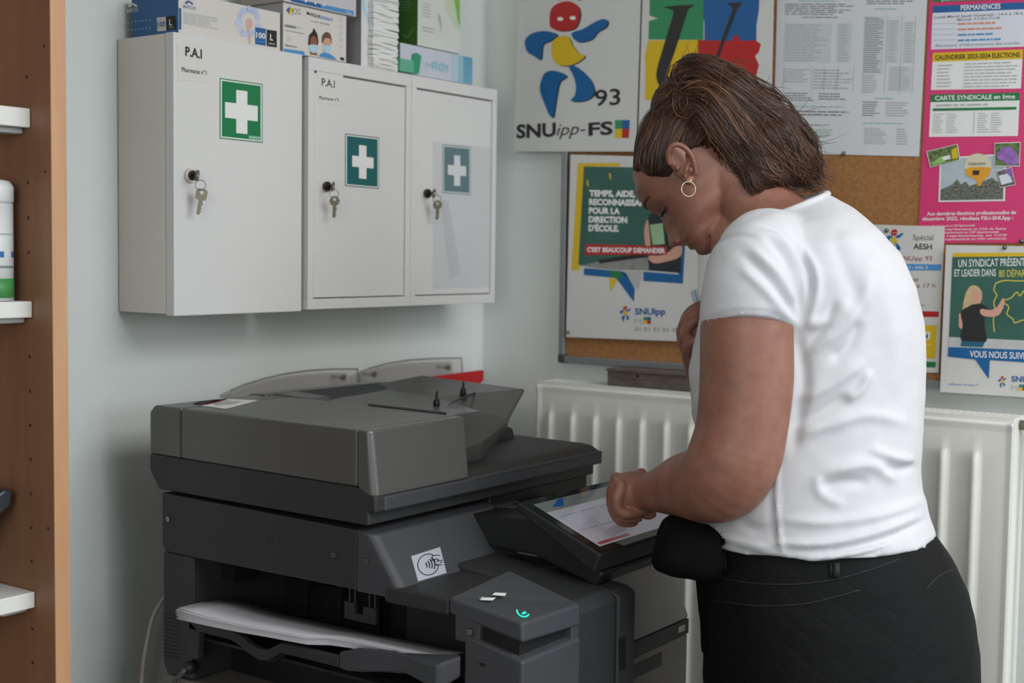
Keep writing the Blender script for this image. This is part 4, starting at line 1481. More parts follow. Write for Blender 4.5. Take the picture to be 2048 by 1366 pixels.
ctrb = Vector((-1.58, 1.90, 1.07))
mb.add(top + [ctr], [[i, (i + 1) % nt_, nt_] for i in range(nt_)], M_cp)
mb.add(bot + [ctrb], [[(i + 1) % nt_, i, nt_] for i in range(nt_)], M_cpm)
trayf = obj('document_tray', mb, cop)
bm = bmesh.new()
bm.from_mesh(trayf.data)
bmesh.ops.remove_doubles(bm, verts=bm.verts, dist=1e-5)
bmesh.ops.recalc_face_normals(bm, faces=bm.faces)
bm.to_mesh(trayf.data)
bm.free()
md = trayf.modifiers.new('bevel', 'BEVEL')
md.width, md.segments, md.limit_method, md.angle_limit = 0.003, 2, 'ANGLE', radians(40)
# dark slot where the sheets enter
mb = MB()
mb.prism([T.p(736, 808, 1), T.p(893, 826, 1), T.p(893, 829, 1), T.p(736, 811, 1)], (0, 0, 0.001), M_cpi)
obj('feed_slot', mb, cop, recalc=True)
# two small black fins and a raised rib on the tray
for (px, py), h in (((873, 808), 0.023), ((926, 786), 0.022)):
    c = dep(px, py, 2.40)
    c = on(px, py, 2, 1.1165 if px < 900 else 1.1235)
    mb = MB()
    mb.tube([c + Vector((0, 0, -0.006)), c + Vector((0, 0, 0.003)), c + Vector((0, 0, 0.008)), c + Vector((0, 0.001, h))], [0.006, 0.0055, 0.003, 0.0012], M_cpi, 10)
    mb.box(c + Vector((-0.001, -0.007, -0.004)), c + Vector((0.001, 0.007, 0.008)), M_cpi)
    obj('tray_fin', mb, trayf)
a, b = on(897, 809, 2, 1.1155), on(962, 783, 2, 1.1225)
mb = MB().tube([a, a * .7 + b * .3 + Vector((0, 0, .002)), a * .3 + b * .7 + Vector((0, 0, .002)), b], [0.0012, 0.0022, 0.0022, 0.0012], M_cpm, 8)
obj('tray_rib', mb, trayf)
# block below the tray that stops the ejected sheets, and recess wall
mb = MB()
mb.prism([(-1.42, 1.90, 1.0165), (-1.42, 2.00, 1.0165), (-1.46, 2.12, 1.0165), (-1.46, 2.125, 1.050), (-1.44, 2.02, 1.058), (-1.42, 1.94, 1.030)][:0] or [(-1.49, 1.955, 1.0178), (-1.49, 2.085, 1.0178), (-1.49, 2.075, 1.047), (-1.49, 2.05, 1.056), (-1.49, 2.00, 1.056)], (-0.26, 0, 0), M_cpm)
obj('sheet_stop', mb, cop, 0.003)
mb = MB()
mb.box((-1.80, 1.70, 1.0178), (-1.405, 1.86, 1.060), M_cpd)
obj('exit_housing', mb, cop, 0.004)

# ---- upper body with the slanted front
mb = MB()
xa_, xb_, za_, zb_ = -1.323, -1.268, 0.9595, 0.880
mb.prism([(-1.800, YL + 0.005, 0.9685), (-1.800, YL + 0.005, 0.880), (-1.792, YL + 0.005, 0.868), (-1.7165, YL + 0.005, 0.868), (-1.3560, YL + 0.005, 0.8705), (-1.3560, YL + 0.005, 0.9625)], (0, 0.60, 0), M_cpd)
ub = obj('upper_body', mb, cop, 0.003)
fp = []
k = 8
prof_c = [(-1.3545, 0.9622), (xa_ - 0.004, za_), (xa_, za_ - 0.002), (xb_, zb_ + 0.004), (xb_ - 0.002, zb_ - 0.002), (xb_ - 0.02, 0.870), (-1.3545, 0.8695)]
mb = MB()
ys = [YL + 0.005 + 0.014 * (1 - cos(pi / 2 * q / 6)) for q in range(7)] + [1.785, 1.795, 1.801]
rings = []
for i, y in enumerate(ys):
    if i < 7:
        off = 0.014 * (1 - sin(pi / 2 * i / 6))
    else:
        off = (0, 0.003, 0.012)[i - 7]
    rings.append([(x - (off if x > -1.35 else 0), y, z) for x, z in prof_c])
mb.loft(rings, M_cpm, True, False)
fpn = obj('front_panel', mb, cop, 0.0015)
GS = GPlane((xa_, 1.6, za_ - 0.002), (za_ - 0.002 - zb_ - 0.004, 0, xb_ - xa_))
mb = MB()
sq = [(822, 1112.5), (880, 1094), (893, 1146), (836, 1163)]
GS.poly(mb, sq, mat('sticker_white', (172, 175, 182), 0.5, var=0.01), 1)


def ring_poly(cx, cy, r0, r1, a0, a1, n=24):
    out = [(cx + r1 * cos(a0 + (a1 - a0) * i / n), cy + r1 * sin(a0 + (a1 - a0) * i / n)) for i in range(n + 1)]
    inn = [(cx + r0 * cos(a0 + (a1 - a0) * i / n), cy + r0 * sin(a0 + (a1 - a0) * i / n)) for i in range(n + 1)]
    return [(out[i], out[i + 1], inn[i + 1], inn[i]) for i in range(n)]


def sq_to(x, y):
    return bil(sq, x, y)


for quad in ring_poly(0.47, 0.5, 0.335, 0.365, 0.35, 2 * pi - 0.75, 36):
    GS.poly(mb, [sq_to(x * 1.0, 0.5 + (y - 0.5) * 1.12) for x, y in quad], M_ink, 2)
for j, rr in enumerate((0.15, 0.24, 0.33, 0.42)):
    for quad in ring_poly(0.16, 0.5, rr, rr + 0.038, -0.55, 0.55, 10):
        GS.poly(mb, [sq_to(0.09 + x, y) for x, y in quad], M_ink, 3)


def stroke(pl, mb, pts, w, m, layer, f=lambda x, y: (x, y)):
    for a, b in zip(pts[:-1], pts[1:]):
        a, b = Vector(f(*a)), Vector(f(*b))
        d = b - a
        if d.length < 1e-6:
            continue
        nn = Vector((-d.y, d.x)).normalized() * w / 2
        d = d.normalized() * w * 0.25
        pl.poly(mb, [tuple(a + nn - d), tuple(b + nn + d), tuple(b - nn + d), tuple(a - nn - d)], m, layer)


for pts in ([(.62, .40), (.66, .28), (.72, .24), (.82, .26), (.93, .30)], [(.62, .40), (.70, .38), (.80, .40), (.84, .46), (.76, .50)],
            [(.72, .40), (.70, .58), (.78, .64)], [(.70, .58), (.92, .66)], [(.80, .46), (.90, .50), (.96, .50)], [(.86, .56), (.95, .58)]):
    stroke(GS, mb, spline(pts, 4, False), 1.5, M_ink, 3, sq_to)
obj('card_reader_sticker', mb, fpn, recalc=False, label='white contactless card sticker')
for px, py, host in ((337, 1038, ub), (668, 1110, ub), (733, 1122, fpn)):
    c = on(px, py, 1, YL + 0.005)
    mb = MB().disc(c, (0, -1, 0), 0.0050, 0.0006, M_cpi, 20)
    mb.disc(c + Vector((0, -0.0004, 0)), (0, -1, 0), 0.0040, 0.0016, M_screw, 20)
    mb.disc(c + Vector((0, -0.0019, 0)), (0, -1, 0), 0.0016, 0.0003, M_cpi, 10)
    obj('screw', mb, host)
c = on(541, 1083, 1, YL + 0.005)
obj('moulded_mark', MB().loop(c, (0, 1, 0), 0.0058, 0.0006, M_cpb, 24, 6), ub)
# recess behind the slanted panel, bracket and rear mass under the scanner
mb = MB().box((-1.79, 1.803, 0.70), (-1.34, YRR - 0.01, 0.9715), M_cpb)
obj('inner_frame', mb, cop, 0.003)
mb = MB().box((-1.338, 1.806, 0.935), (-1.295, 1.83, 0.958), M_cpm)
mb.box((-1.338, 1.80, 0.885), (-1.32, 1.86, 0.960), M_cpd)
obj('hinge_bracket', mb, cop, 0.003)

# ---- rear left pillar with the vent slots
mb = MB()
mb.prism([(-1.7985, YL + 0.006, 0.8675), (-1.7985, YL + 0.006, 0.675), (-1.790, YL + 0.006, 0.660), (-1.7225, YL + 0.006, 0.660), (-1.7225, YL + 0.006, 0.8675)], (0, 0.30, 0), M_cpd)
pil = obj('side_pillar', mb, cop, 0.003)
S = Plane(1, YL + 0.006, -1)
mb = MB()
for k in range(12):
    y = 1225 + k * 7.6
    S.poly(mb, [(327.5, y), (358.5, y + 6.2), (358.5, y + 9.2), (327.5, y + 3)], M_cpi, 1)
obj('vent_slot', mb, pil, recalc=False, label='row of dark vent slots')

# ---- output bay: floor, back wall, finisher mechanism
mb = MB()
mb.box((-1.722, 1.70, 0.662), (-1.15, 1.80, 0.868), M_cpi)
mb.box((-1.722, YL + 0.09, 0.655), (-1.15, 1.70, 0.700), M_cpi)
obj('output_bay', mb, cop)
mech = MB()
I = Plane(1, 1.694, -1)
for x0 in (-1.66, -1.58, -1.44, -1.30):
    mech.prism([(x0, 1.69, 0.845), (x0 + 0.012, 1.69, 0.845), (x0 + 0.034, 1.66, 0.795), (x0 + 0.020, 1.66, 0.795)], (0, 0.012, 0), M_cpb)
for x0 in (-1.70, -1.62, -1.53, -1.46, -1.39, -1.31, -1.24):
    mech.box((x0, 1.688, 0.735), (x0 + 0.045, 1.70, 0.800), M_cpb)
mech.box((-1.71, 1.682, 0.806), (-1.16, 1.70, 0.813), M_cpb)
mech.box((-1.71, 1.675, 0.842), (-1.16, 1.70, 0.868), M_cpb)
obj('finisher_rollers', mech, cop, 0.001)
mb = MB()
xq = [on(x, 1240, 1, 1.60).x for x in (690, 752)]
zq = on(720, 1228, 1, 1.60).z
mb.box((xq[0], 1.598, zq - 0.012), (xq[1], 1.604, zq), M_cpm)
mb.box((xq[0], 1.598, zq), (xq[0] + 0.022, 1.606, zq + 0.016), M_cpm)
mb.box((xq[1] - 0.026, 1.598, zq), (xq[1], 1.606, zq + 0.014), M_cpm)
for xx in (xq[0] + 0.008, xq[0] + 0.02, xq[1] - 0.016, xq[1] - 0.004):
    mb.tube([(xx, 1.602, zq + 0.01), (xx, 1.602, 0.868)], 0.0014, M_cpm, 8)
obj('paper_guide', mb, cop, 0.0008)
mb = MB().disc(on(388, 1146, 1, 1.552), (0, -1, 0), 0.0035, 0.002, M_screw, 14)
obj('screw', mb, cop)
mb = MB()
mb.box((-1.722, 1.552, 0.82), (-1.690, 1.60, 0.868), M_cpi)
obj('bay_side_plate', mb, cop)

# ---- output tray with finger notch
YT = 1.472
zt_, zb2 = 0.7685, 0.7525
upper, lower = [], []
for x, dz in ((-1.712, 0), (-1.612, 0), (-1.590, -0.005), (-1.568, -0.014), (-1.548, -0.0185), (-1.528, -0.0165), (-1.512, -0.008), (-1.500, -0.001), (-1.485, 0.0), (-1.40, 0.0005), (-1.375, 0.001)):
    upper.append((x, zt_ + dz))
    lower.append((x, zb2 + dz * 1.1))
mb = MB()
mb.prism([(x, YT, z) for x, z in upper + lower[::-1]], (0, 0.012, 0), M_cpd)
mb.prism([(x, YT + 0.012, z - 0.004) for x, z in upper + lower[::-1]], (0, 0.008, -0.004), M_cpi)
tr = obj('output_tray', mb, cop, 0.002)
mb = MB()
mb.box((-1.712, YT + 0.02, 0.732), (-1.16, 1.69, 0.737), M_cpb)
mb.prism([(-1.712, YT, 0.7675), (-1.712, YT, 0.706), (-1.690, YT, 0.706), (-1.685, YT, 0.752)], (0, 0.012, 0), M_cpd)
obj('tray_floor', mb, tr, 0.001)
# thick front end of the tray, scooped towards the operator
outline = [(-1.374, YT), (-1.352, YT - 0.004), (-1.330, YT - 0.005), (-1.270, YT + 0.002), (-1.245, YT + 0.003), (-1.205, YT - 0.010), (-1.175, YT - 0.016), (-1.168, YT - 0.012), (-1.148, YT + 0.008), (-1.156, YT + 0.014), (-1.374, YT + 0.012)]
tz = [0.777, 0.785, 0.795, 0.798, 0.797, 0.797, 0.799, 0.800, 0.812, 0.812, 0.777]
bz = [0.752, 0.752, 0.757, 0.766, 0.768, 0.767, 0.764, 0.764, 0.784, 0.775, 0.752]
mb = MB()
mb.hexa([(x, y, z) for (x, y), z in zip(outline, bz)], [(x, y, z) for (x, y), z in zip(outline, tz)], M_cpm)
obj('tray_front_lip', mb, tr, 0.003)

# ---- front module: sloped top with the lit ring, slot around the corner
ex, ey = -1.0455, YL
mb = MB()
roof = [(-1.300, YL + 0.002, 0.888), (-1.176, YL + 0.002, 0.8895), (ex, ey, 0.8755), (ex + 0.0, 1.630, 0.8735), (-1.165, 1.655, 0.905), (-1.30, 1.66, 0.906)]
foot = [(-1.300, YL + 0.002, 0.870), (-1.176, YL + 0.002, 0.60), (ex, ey, 0.60), (ex, 1.630, 0.60), (-1.165, 1.655, 0.60), (-1.30, 1.66, 0.60)]
# left wall and front wall are cut by a slot: build as bands


def band(z0f, z1f, inset, name, m):
    pts0, pts1 = [], []
    for (x, y, zr), _ in zip(roof, foot):
        pass
    return None


zs1, zs0 = 0.846, 0.822        # slot height at the corner
P2 = [(-1.148, YL + 0.002), (ex, ey), (ex, 1.632), (-1.148, 1.632)]
low = MB()
lowtop = [(-1.148, YL + 0.002, 0.842), (ex - 0.004, ey + 0.003, 0.822), (ex - 0.004, 1.632, 0.823), (-1.148, 1.632, 0.842)]
low.hexa([(x, y, 0.30) for x, y in P2], [(P2[i][0] if i not in (1, 2) else ex, P2[i][1], z) for i, (x, y, z) in enumerate(lowtop)], M_cpm)
fm = obj('front_module', low, cop, 0.004)
mb = MB()
hx = [(-1.176, YL + 0.002), (ex, ey), (ex, 1.632), (-1.176, 1.632)]
bz1 = [0.8665, 0.8475, 0.8405, 0.8665]
top4 = [(-1.176, YL + 0.002, 0.890), (ex - 0.002, ey + 0.001, 0.8755), (ex - 0.002, 1.632, 0.8725), (-1.176, 1.632, 0.9035)]
mid5 = (-1.110, 1.56, 0.893)
mb.hexa([(hx[i][0], hx[i][1], bz1[i]) for i in range(4)], top4, M_cpm)
top_ = obj('module_lid', mb, fm, 0.004)
mb = MB().box((-1.14, YL + 0.012, 0.815), (ex - 0.014, 1.628, 0.8725), M_cpi)
obj('paper_slot', mb, fm, label='black slot around the corner')
mb = MB().box((-1.30, YL + 0.004, 0.862), (-1.178, 1.80, 0.887), M_cpd)
mb.box((-1.34, YL + 0.10, 0.60), (-1.15, 1.80, 0.866), M_cpb)
obj('body_shoulder', mb, cop, 0.004)
mb = MB()
sx = on(956, 1260, 1, YL + 0.002).x
mb.prism([(-1.165, YL + 0.0022, 0.83), (sx, YL + 0.0022, 0.83), (sx + 0.006, YL + 0.0022, 0.872), (-1.165, YL + 0.0022, 0.872)], (0, 0.03, 0), M_cpm)
obj('slot_cheek', mb, fm, 0.002)
mb = MB().box((-1.14, 1.612, 0.815), (ex - 0.003, 1.632, 0.860), M_cpm)
obj('slot_cheek', mb, fm, 0.002)
# lit ring on the sloped lid, white bits of tape
tn = (Vector(top4[1]) - Vector(top4[0])).cross(Vector(top4[3]) - Vector(top4[0]))
if tn.z < 0:
    tn = -tn
GT = GPlane(top4[0], tn)
GT2 = GPlane((ex - 0.002, ey, 0.8755), (0.10, 0.02, 1))
M_led = mat('green_led', (20, 230, 180), 0.4, var=0, emit=(20, 235, 185), estr=1.1)
mb = MB()
for quad in ring_poly(1046, 1224, 10.6, 13.4, 0.3, 3.3, 22):
    GT.poly(mb, [(x, 1224 + (y - 1224) * 0.85 + (x - 1046) * .18) for x, y in quad], M_led, 3)
GT.poly(mb, spline([(1043, 1229), (1048, 1224), (1053, 1226), (1049, 1229)], 4), M_led, 3)
obj('status_light', mb, top_, recalc=False, label='glowing green ring light')
mb = MB()
for qd in ([(960, 1201), (967, 1196), (992, 1196), (985, 1202)], [(984, 1191), (990, 1186), (1013, 1187), (1010, 1193)]):
    GT.poly(mb, qd, M_paper, 3)
GT.poly(mb, [(958, 1199), (966, 1194), (969, 1196), (962, 1200)], M_lgrey_ink, 4)
obj('tape_mark', mb, top_, recalc=False)
for (px, py), rr in (((941, 1264), 0.0045),):
    c = on(px, py, 1, YL + 0.002)
    mb = MB().disc(c, (0, -1, 0), rr + 0.0016, 0.0005, M_cpi, 20)
    mb.disc(c, (0, -1, 0), rr, 0.003, M_screw, 20)
    obj('screw', mb, fm)
mb = MB()
q = [on(x, y, 1, YL + 0.0013) for x, y in ((960, 1325), (970, 1328), (970, 1333), (960, 1330))]
mb.prism(q, (0, -0.0012, 0), M_cpi)
obj('lock_slot', mb, fm)
# right half of the module with grip recess
mb = MB()
mb.prism([(-1.30, 1.634, 0.30), (ex - 0.006, 1.634, 0.30), (ex - 0.006, 1.634, 0.856), (ex - 0.020, 1.634, 0.872), (-1.30, 1.634, 0.90)], (0, 0.105, 0), M_cpd)
obj('module_door', mb, fm, 0.003)
mb = MB()
mb.prism([(-1.30, 1.741, 0.30), (ex - 0.002, 1.741, 0.30), (ex - 0.002, 1.741, 0.860), (ex - 0.018, 1.741, 0.868), (-1.30, 1.741, 0.89)], (0, 0.050, 0), M_cpd)
obj('module_side', mb, fm, 0.003)
XGp = Plane(0, ex - 0.0015, 1)
mb = MB()
XGp.poly(mb, [(1238, 1276), (1251, 1272), (1251, 1338), (1238, 1342)], M_cpi, 1)
obj('grip_recess', mb, fm, recalc=False)

# ---- sloped main front cover, band and drawers
mb = MB()
mb.prism([(-1.34, 1.79, 0.735), (-1.127, 1.79, 0.735), (-1.128, 1.79, 0.742), (-1.190, 1.79, 0.893), (-1.34, 1.79, 0.905)], (0, YRR - 1.79, 0), mat('copier_cover_grey', (128, 128, 127), 0.5, var=0.015, scale=20, bump=0.05, bscale=900))
obj('front_cover', mb, cop, 0.003)
mb = MB().box((-1.34, 1.79, 0.7075), (-1.126, YRR, 0.734), M_cpb)
mb.box((-1.126, 2.075, 0.716), (-1.1245, 2.098, 0.727), M_screw)
obj('cover_band', mb, cop, 0.002)
for z0, z1 in ((0.52, 0.706), (0.33, 0.518), (0.06, 0.328)):
    mb = MB().box((-1.34, 1.795, z0 + 0.002), (-1.128, YRR, z1), M_cpl)
    dr = obj('paper_drawer', mb, cop, 0.003)
    obj('drawer_handle', MB().box((-1.128, 1.88, z1 - 0.035), (-1.1265, 2.02, z1 - 0.012), M_cpb), dr)
mb = MB()
mb.box((-1.798, YL + 0.008, 0.05), (-1.342, YRR - 0.002, 0.656), M_cpl)
mb.box((-1.342, YL + 0.008, 0.05), (-1.15, 1.632, 0.656), M_cpl)
obj('lower_body', mb, cop, 0.004)
for x in (-1.74, -1.22):
    for y in (1.56, 2.05):
        mb = MB().disc((x, y, 0.0), (0, 0, 1), 0.022, 0.05, M_cpi, 18)
        obj('caster', mb, cop)

# ---- tilted touch panel
fl, bl = Vector((-1.057, 1.702, 0.931)), Vector((-1.210, 1.700, 0.993))
dy = Vector((-0.001, 0.292, -0.001))
pn = dy.cross(fl - bl).normalized()
if pn.z < 0:
    pn = -pn
mb = MB()
lo_ = [bl - pn * 0.014, fl - pn * 0.034, fl + dy - pn * 0.034, bl + dy - pn * 0.014]
mb.hexa(lo_, [bl, fl, fl + dy, bl + dy], M_cpb)
pnl = obj('touch_panel', mb, cop, 0.004, 3)
SP = GPlane(bl + pn * 0.0004, pn, 0.0002)


def sp(u, v, k=0):
    """u along the width (left to right for the operator's left side), v from rear edge to front edge"""
    return bl + dy * u + (fl - bl) * v + pn * (0.0006 + 0.0002 * k)


def sq_(mb, u0, v0, u1, v1, m, k):
    mb.poly([sp(u0, v0, k), sp(u1, v0, k), sp(u1, v1, k), sp(u0, v1, k)], m)


M_scr = mat('lit_screen', (150, 150, 160), 0.06, var=0.0, emit=(178, 176, 190), estr=0.16, spec=0.7)
M_scr_grey = mat('lit_screen_grey', (110, 114, 112), 0.06, var=0, emit=(120, 124, 122), estr=0.10, spec=0.7)
M_scr_reflection = mat('screen_blue_reflection', (20, 70, 130), 0.06, var=0, emit=(20, 80, 150), estr=0.16, spec=0.7)  # blue reflection painted onto the screen as a glowing patch
M_scr_line = mat('lit_screen_line', (120, 122, 136), 0.06, var=0, emit=(120, 122, 140), estr=0.14, spec=0.7)
M_bezel = mat('glossy_bezel', (20, 20, 22), 0.08, var=0, spec=0.6)
mb = MB()
sq_(mb, 0.012, 0.02, 0.988, 0.98, M_bezel, 0)
obj('glass', mb, pnl, recalc=False)
mb = MB()
sq_(mb, 0.07, 0.10, 0.93, 0.90, M_scr, 1)
sq_(mb, 0.07, 0.10, 0.93, 0.26, M_scr_grey, 2)
mb.poly([sp(0.17, 0.20, 3), sp(0.30, 0.11, 3), sp(0.35, 0.11, 3), sp(0.26, 0.23, 3)], M_scr_reflection)
for k in range(4):
    sq_(mb, 0.12 + 0.2 * k, 0.36, 0.28 + 0.2 * k, 0.37, M_scr_line, 2)
    sq_(mb, 0.12 + 0.2 * k, 0.62, 0.28 + 0.2 * k, 0.63, M_scr_line, 2)
for k in range(5):
    sq_(mb, 0.12 + 0.2 * k, 0.36, 0.123 + 0.2 * k, 0.63, M_scr_line, 2)
sq_(mb, 0.09, 0.84, 0.4, 0.88, mat('lit_screen_red', (150, 70, 70), 0.06, var=0, emit=(150, 70, 74), estr=0.10, spec=0.7), 2)
obj('screen', mb, pnl, recalc=False, label='lit pale screen of the panel')
mb = MB()
mb.prism([(-1.33, 1.73, 0.905), (-1.20, 1.73, 0.905), (-1.085, 1.73, 0.873), (-1.07, 1.73, 0.895), (-1.20, 1.73, 0.962), (-1.33, 1.73, 0.955)], (0, 0.235, 0), M_cpb)
obj('panel_arm', mb, cop, 0.004)

# ---- sheets in the output tray
mb = MB()
rnd = random.Random(11)
M_sheet = mat('printed_sheet', (206, 204, 210), 0.7, var=0.01)
for s in range(9):
    z0 = 0.7722 + s * 0.0015
    nx, vs_ = 16, (0.0, 0.36, 0.6, 1.0)
    ny = len(vs_)
    rows = []
    jx, jy = rnd.uniform(-.003, .003), rnd.uniform(-.002, .002)
    for i in range(nx):
        u = i / (nx - 1)
        lift = 0.012 * max(0, (0.30 - u) / 0.30) ** 1.6 * (0.6 + s * 0.06) + 0.006 * sin(pi * min(1, u * 1.1)) + 0.013 * max(0, (u - 0.5) / 0.5) ** 1.2
        for v in vs_:
            near = YT - 0.007 - 0.026 * max(0, 1 - u * 2.2) + 0.027 * max(0.0, min(1.0, (u - 0.52) / 0.1))
            far_ = 1.566
            y = near + (far_ - near) * v + jy
            x0 = -1.703 if v == 0 else -1.714
            x = x0 + jx + u * (-1.206 - x0)
            rows.append((x, y, z0 + lift - 0.010 * v))
    fs = []
    for i in range(nx - 1):
        for j in range(ny - 1):
            a = i * ny + j
            fs.append([a, a + ny, a + ny + 1, a + 1])
    mb.add(rows, fs, M_sheet, True)
g = obj('paper_stack', mb, None, recalc=False)
sd = g.modifiers.new('solid', 'SOLIDIFY')
sd.thickness = 0.0009
tag(g, 'stack of printed white sheets lying in the copier\'s output tray', 'paper', kind='stuff')

# ---- cables at the lower left
M_cable_w = mat('pale_cable', (176, 166, 156), 0.5, var=0.02)
M_cable_g = mat('grey_cable', (78, 78, 78), 0.5, var=0.02)
pw = [on(x, y, 0, -1.855) for x, y in ((340, 1180), (322, 1205), (306, 1235), (296, 1275), (288, 1320), (283, 1366), (278, 1420))]
pw += [Vector((-1.86, pw[-1].y - 0.01, 0.3)), Vector((-1.86, pw[-1].y - 0.02, 0.02)), Vector((-1.86, pw[-1].y - 0.15, 0.006))]
mb = MB().tube(spline(pw, 6, False), 0.0035, M_cable_w, 8)
g = obj('power_cable', mb)
tag(g, 'pale cable hanging down the wall behind the copier\'s left side', 'cable')
c0 = on(382, 1334, 1, YL - 0.004)
pl = thing('network_cable', c0, 'dark grey cable plugged into the copier\'s lower left side', 'cable')
mb = MB().tube([c0 + Vector((0, 0.006, 0)), c0 + Vector((0, -0.006, 0)), c0 + Vector((-.001, -0.014, -0.002))], [0.0105, 0.0105, 0.008], M_cpb, 16)
obj('plug', mb, pl)
pts = [c0 + Vector((-0.001, -0.014, -0.002)), on(368, 1342, 1, YL - 0.025), on(356, 1356, 1, YL - 0.03), on(348, 1375, 1, YL - 0.03)]
pts += [pts[-1] + Vector((-0.01, 0, -0.15)), Vector((pts[-1].x - 0.01, pts[-1].y, 0.02)), Vector((pts[-1].x - 0.08, pts[-1].y - 0.03, 0.006))]
mb = MB().tube(spline(pts, 6, False), 0.0042, M_cable_g, 8)
obj('cord', mb, pl)
# ================================================================== the person
from mathutils.bvhtree import BVHTree
FH = Vector((CF.x, CF.y, 0)).normalized()       # horizontal viewing direction (away)
UPZ = Vector((0, 0, 1))


def V(px, py, d):
    return dep(px, py, d)


def to_px(p):
    q = Vector(p) - CAM
    z = q.dot(CF)
    return 1024 + FPX * q.dot(CR) / z, 683 - FPX * q.dot(CU) / z


def ering(l, r, d, h, e=2.2, n=44, bz=0.0, shift=0.0):
    """closed body section whose outline touches pixels l and r at depth d; h = half depth"""
    L, R = V(l[0], l[1], d), V(r[0], r[1], d)
    c, A = (L + R) / 2 + FH * shift, (R - L) / 2
    B = (FH + UPZ * bz) * h
    out = []
    for j in range(n):
        a = 2 * pi * j / n
        ca, sa = cos(a), sin(a)
        out.append(c + A * (abs(ca) ** (2 / e) * (1 if ca > 0 else -1)) + B * (abs(sa) ** (2 / e) * (1 if sa > 0 else -1)))
    return out


def limb(mb, cs, ws, hs, m, n=24, ref=None, e=2.0):
    """tapered limb through 3-D centres; ws = half width across the view, hs = half thickness in depth"""
    k = len(cs)
    rings = []
    for i in range(k):
        t = (cs[min(i + 1, k - 1)] - cs[max(i - 1, 0)]).normalized()
        side = t.cross(ref or CF)
        side = side.normalized()
        dp = side.cross(t).normalized()
        rings.append([cs[i] + side * (ws[i] * (abs(cos(a)) ** (2 / e)) * (1 if cos(a) > 0 else -1)) + dp * (hs[i] * (abs(sin(a)) ** (2 / e)) * (1 if sin(a) > 0 else -1))
                      for a in [2 * pi * j / n for j in range(n)]])
    mb.loft(rings, m, True, True)


def smooth_path(cs, ws, hs, n=5):
    """resample limb nodes with a spline"""
    pts = [tuple(c) + (w, h) for c, w, h in zip(cs, ws, hs)]
    P = [Vector(p[:3]) for p in pts]
    Q = [Vector((p[3], p[4], 0)) for p in pts]
    sp = spline(P, n, False)
    sq2 = spline(Q, n, False)
    return [Vector(p) for p in sp], [q[0] for q in sq2], [q[1] for q in sq2]


def ball(mb, c, r, m, n=14):
    c = Vector(c)
    rx, ry, rz = r if isinstance(r, tuple) else (r, r, r)
    rings = []
    for i in range(1, n):
        a = pi * i / n
        rings.append([c + Vector((rx * sin(a) * cos(t), ry * sin(a) * sin(t), rz * cos(a))) for t in [2 * pi * j / (2 * n) for j in range(2 * n)]])
    mb.loft(rings, m, True, True)


def chain(mb, pts, rads, m, n=12):
    """finger: tube with rounded ends"""
    P = [Vector(p) for p in pts]
    sp = [Vector(p) for p in spline(P, 4, False)]
    rr = [q[0] for q in spline([(r, 0, 0) for r in rads], 4, False)]
    mb.tube(sp, rr, m, n)
    ball(mb, P[-1], rads[-1], m, 7)
    ball(mb, P[0], rads[0], m, 7)


def remesh(mb, voxel, smooth_it=4, factor=0.5):
    me = mb.mesh('raw')
    bm = bmesh.new()
    bm.from_mesh(me)
    bmesh.ops.recalc_face_normals(bm, faces=bm.faces)
    bm.to_mesh(me)
    bm.free()
    o = bpy.data.objects.new('raw', me)
    COL.objects.link(o)
    md = o.modifiers.new('remesh', 'REMESH')
    md.mode = 'VOXEL'
    md.voxel_size = voxel
    md.adaptivity = 0
    if smooth_it:
        ms = o.modifiers.new('smooth', 'SMOOTH')
        ms.factor, ms.iterations = factor, smooth_it
    dg = bpy.context.evaluated_depsgraph_get()
    out = bpy.data.meshes.new_from_object(o.evaluated_get(dg))
    bpy.data.objects.remove(o)
    bpy.data.meshes.remove(me)
    return out


def mesh_obj(name, me, m, parent=None, label=None, origin=None):
    base = world_loc(parent) if parent else Vector((0, 0, 0))
    org = Vector(origin) if origin is not None else base
    me.transform(Matrix.Translation(-org))
    me.materials.clear()
    me.materials.append(m)
    me.polygons.foreach_set('use_smooth', [True] * len(me.polygons))
    me.polygons.foreach_set('material_index', [0] * len(me.polygons))
    me.name = name
    o = bpy.data.objects.new(name, me)
    COL.objects.link(o)
    o.location = org - base
    if parent:
        o.parent = parent
    if label:
        o['label'] = label
    return o


M_skin = mat('skin', (143, 97, 80), 0.5, rgb2=(127, 83, 67), scale=34, bump=0.10, bscale=420, sss=0.12)
M_shirt = mat('white_cotton', (200, 199, 203), 0.85, var=0.008, scale=40, bump=0.12, bscale=1400)
M_lash = mat('dark_lash', (32, 24, 22), 0.7, var=0)
M_brow = mat('brow_brown', (78, 54, 44), 0.7, var=0)
M_gold = mat('pale_gold', (226, 206, 176), 0.25, metal=1.0, var=0)

DT = 2.10                                         # depth of the torso axis
# ---------------------------------------------------------------- head frame
yaw_h, roll_h = radians(11), radians(14)
U0 = (CR * -0.73 + CU * 0.68).normalized()
F0 = (CR * -0.68 - CU * 0.73).normalized()
HF = (F0 * cos(yaw_h) + CF * sin(yaw_h)).normalized()
HL = U0.cross(HF)
if HL.dot(CF) > 0:
    HL = -HL
HU = (U0 * cos(roll_h) - HL * sin(roll_h)).normalized()
HL = (HL * cos(roll_h) + U0 * sin(roll_h)).normalized()
DH = 2.17
CHIN = V(1408, 520, DH + 0.005)


def lerp_tab(tab, x):
    if x <= tab[0][0]:
        return tab[0][1]
    for (x0, y0), (x1, y1) in zip(tab[:-1], tab[1:]):
        if x <= x1:
            t = (x - x0) / (x1 - x0)
            t = t * t * (3 - 2 * t)
            return y0 + (y1 - y0) * t
    return tab[-1][1]


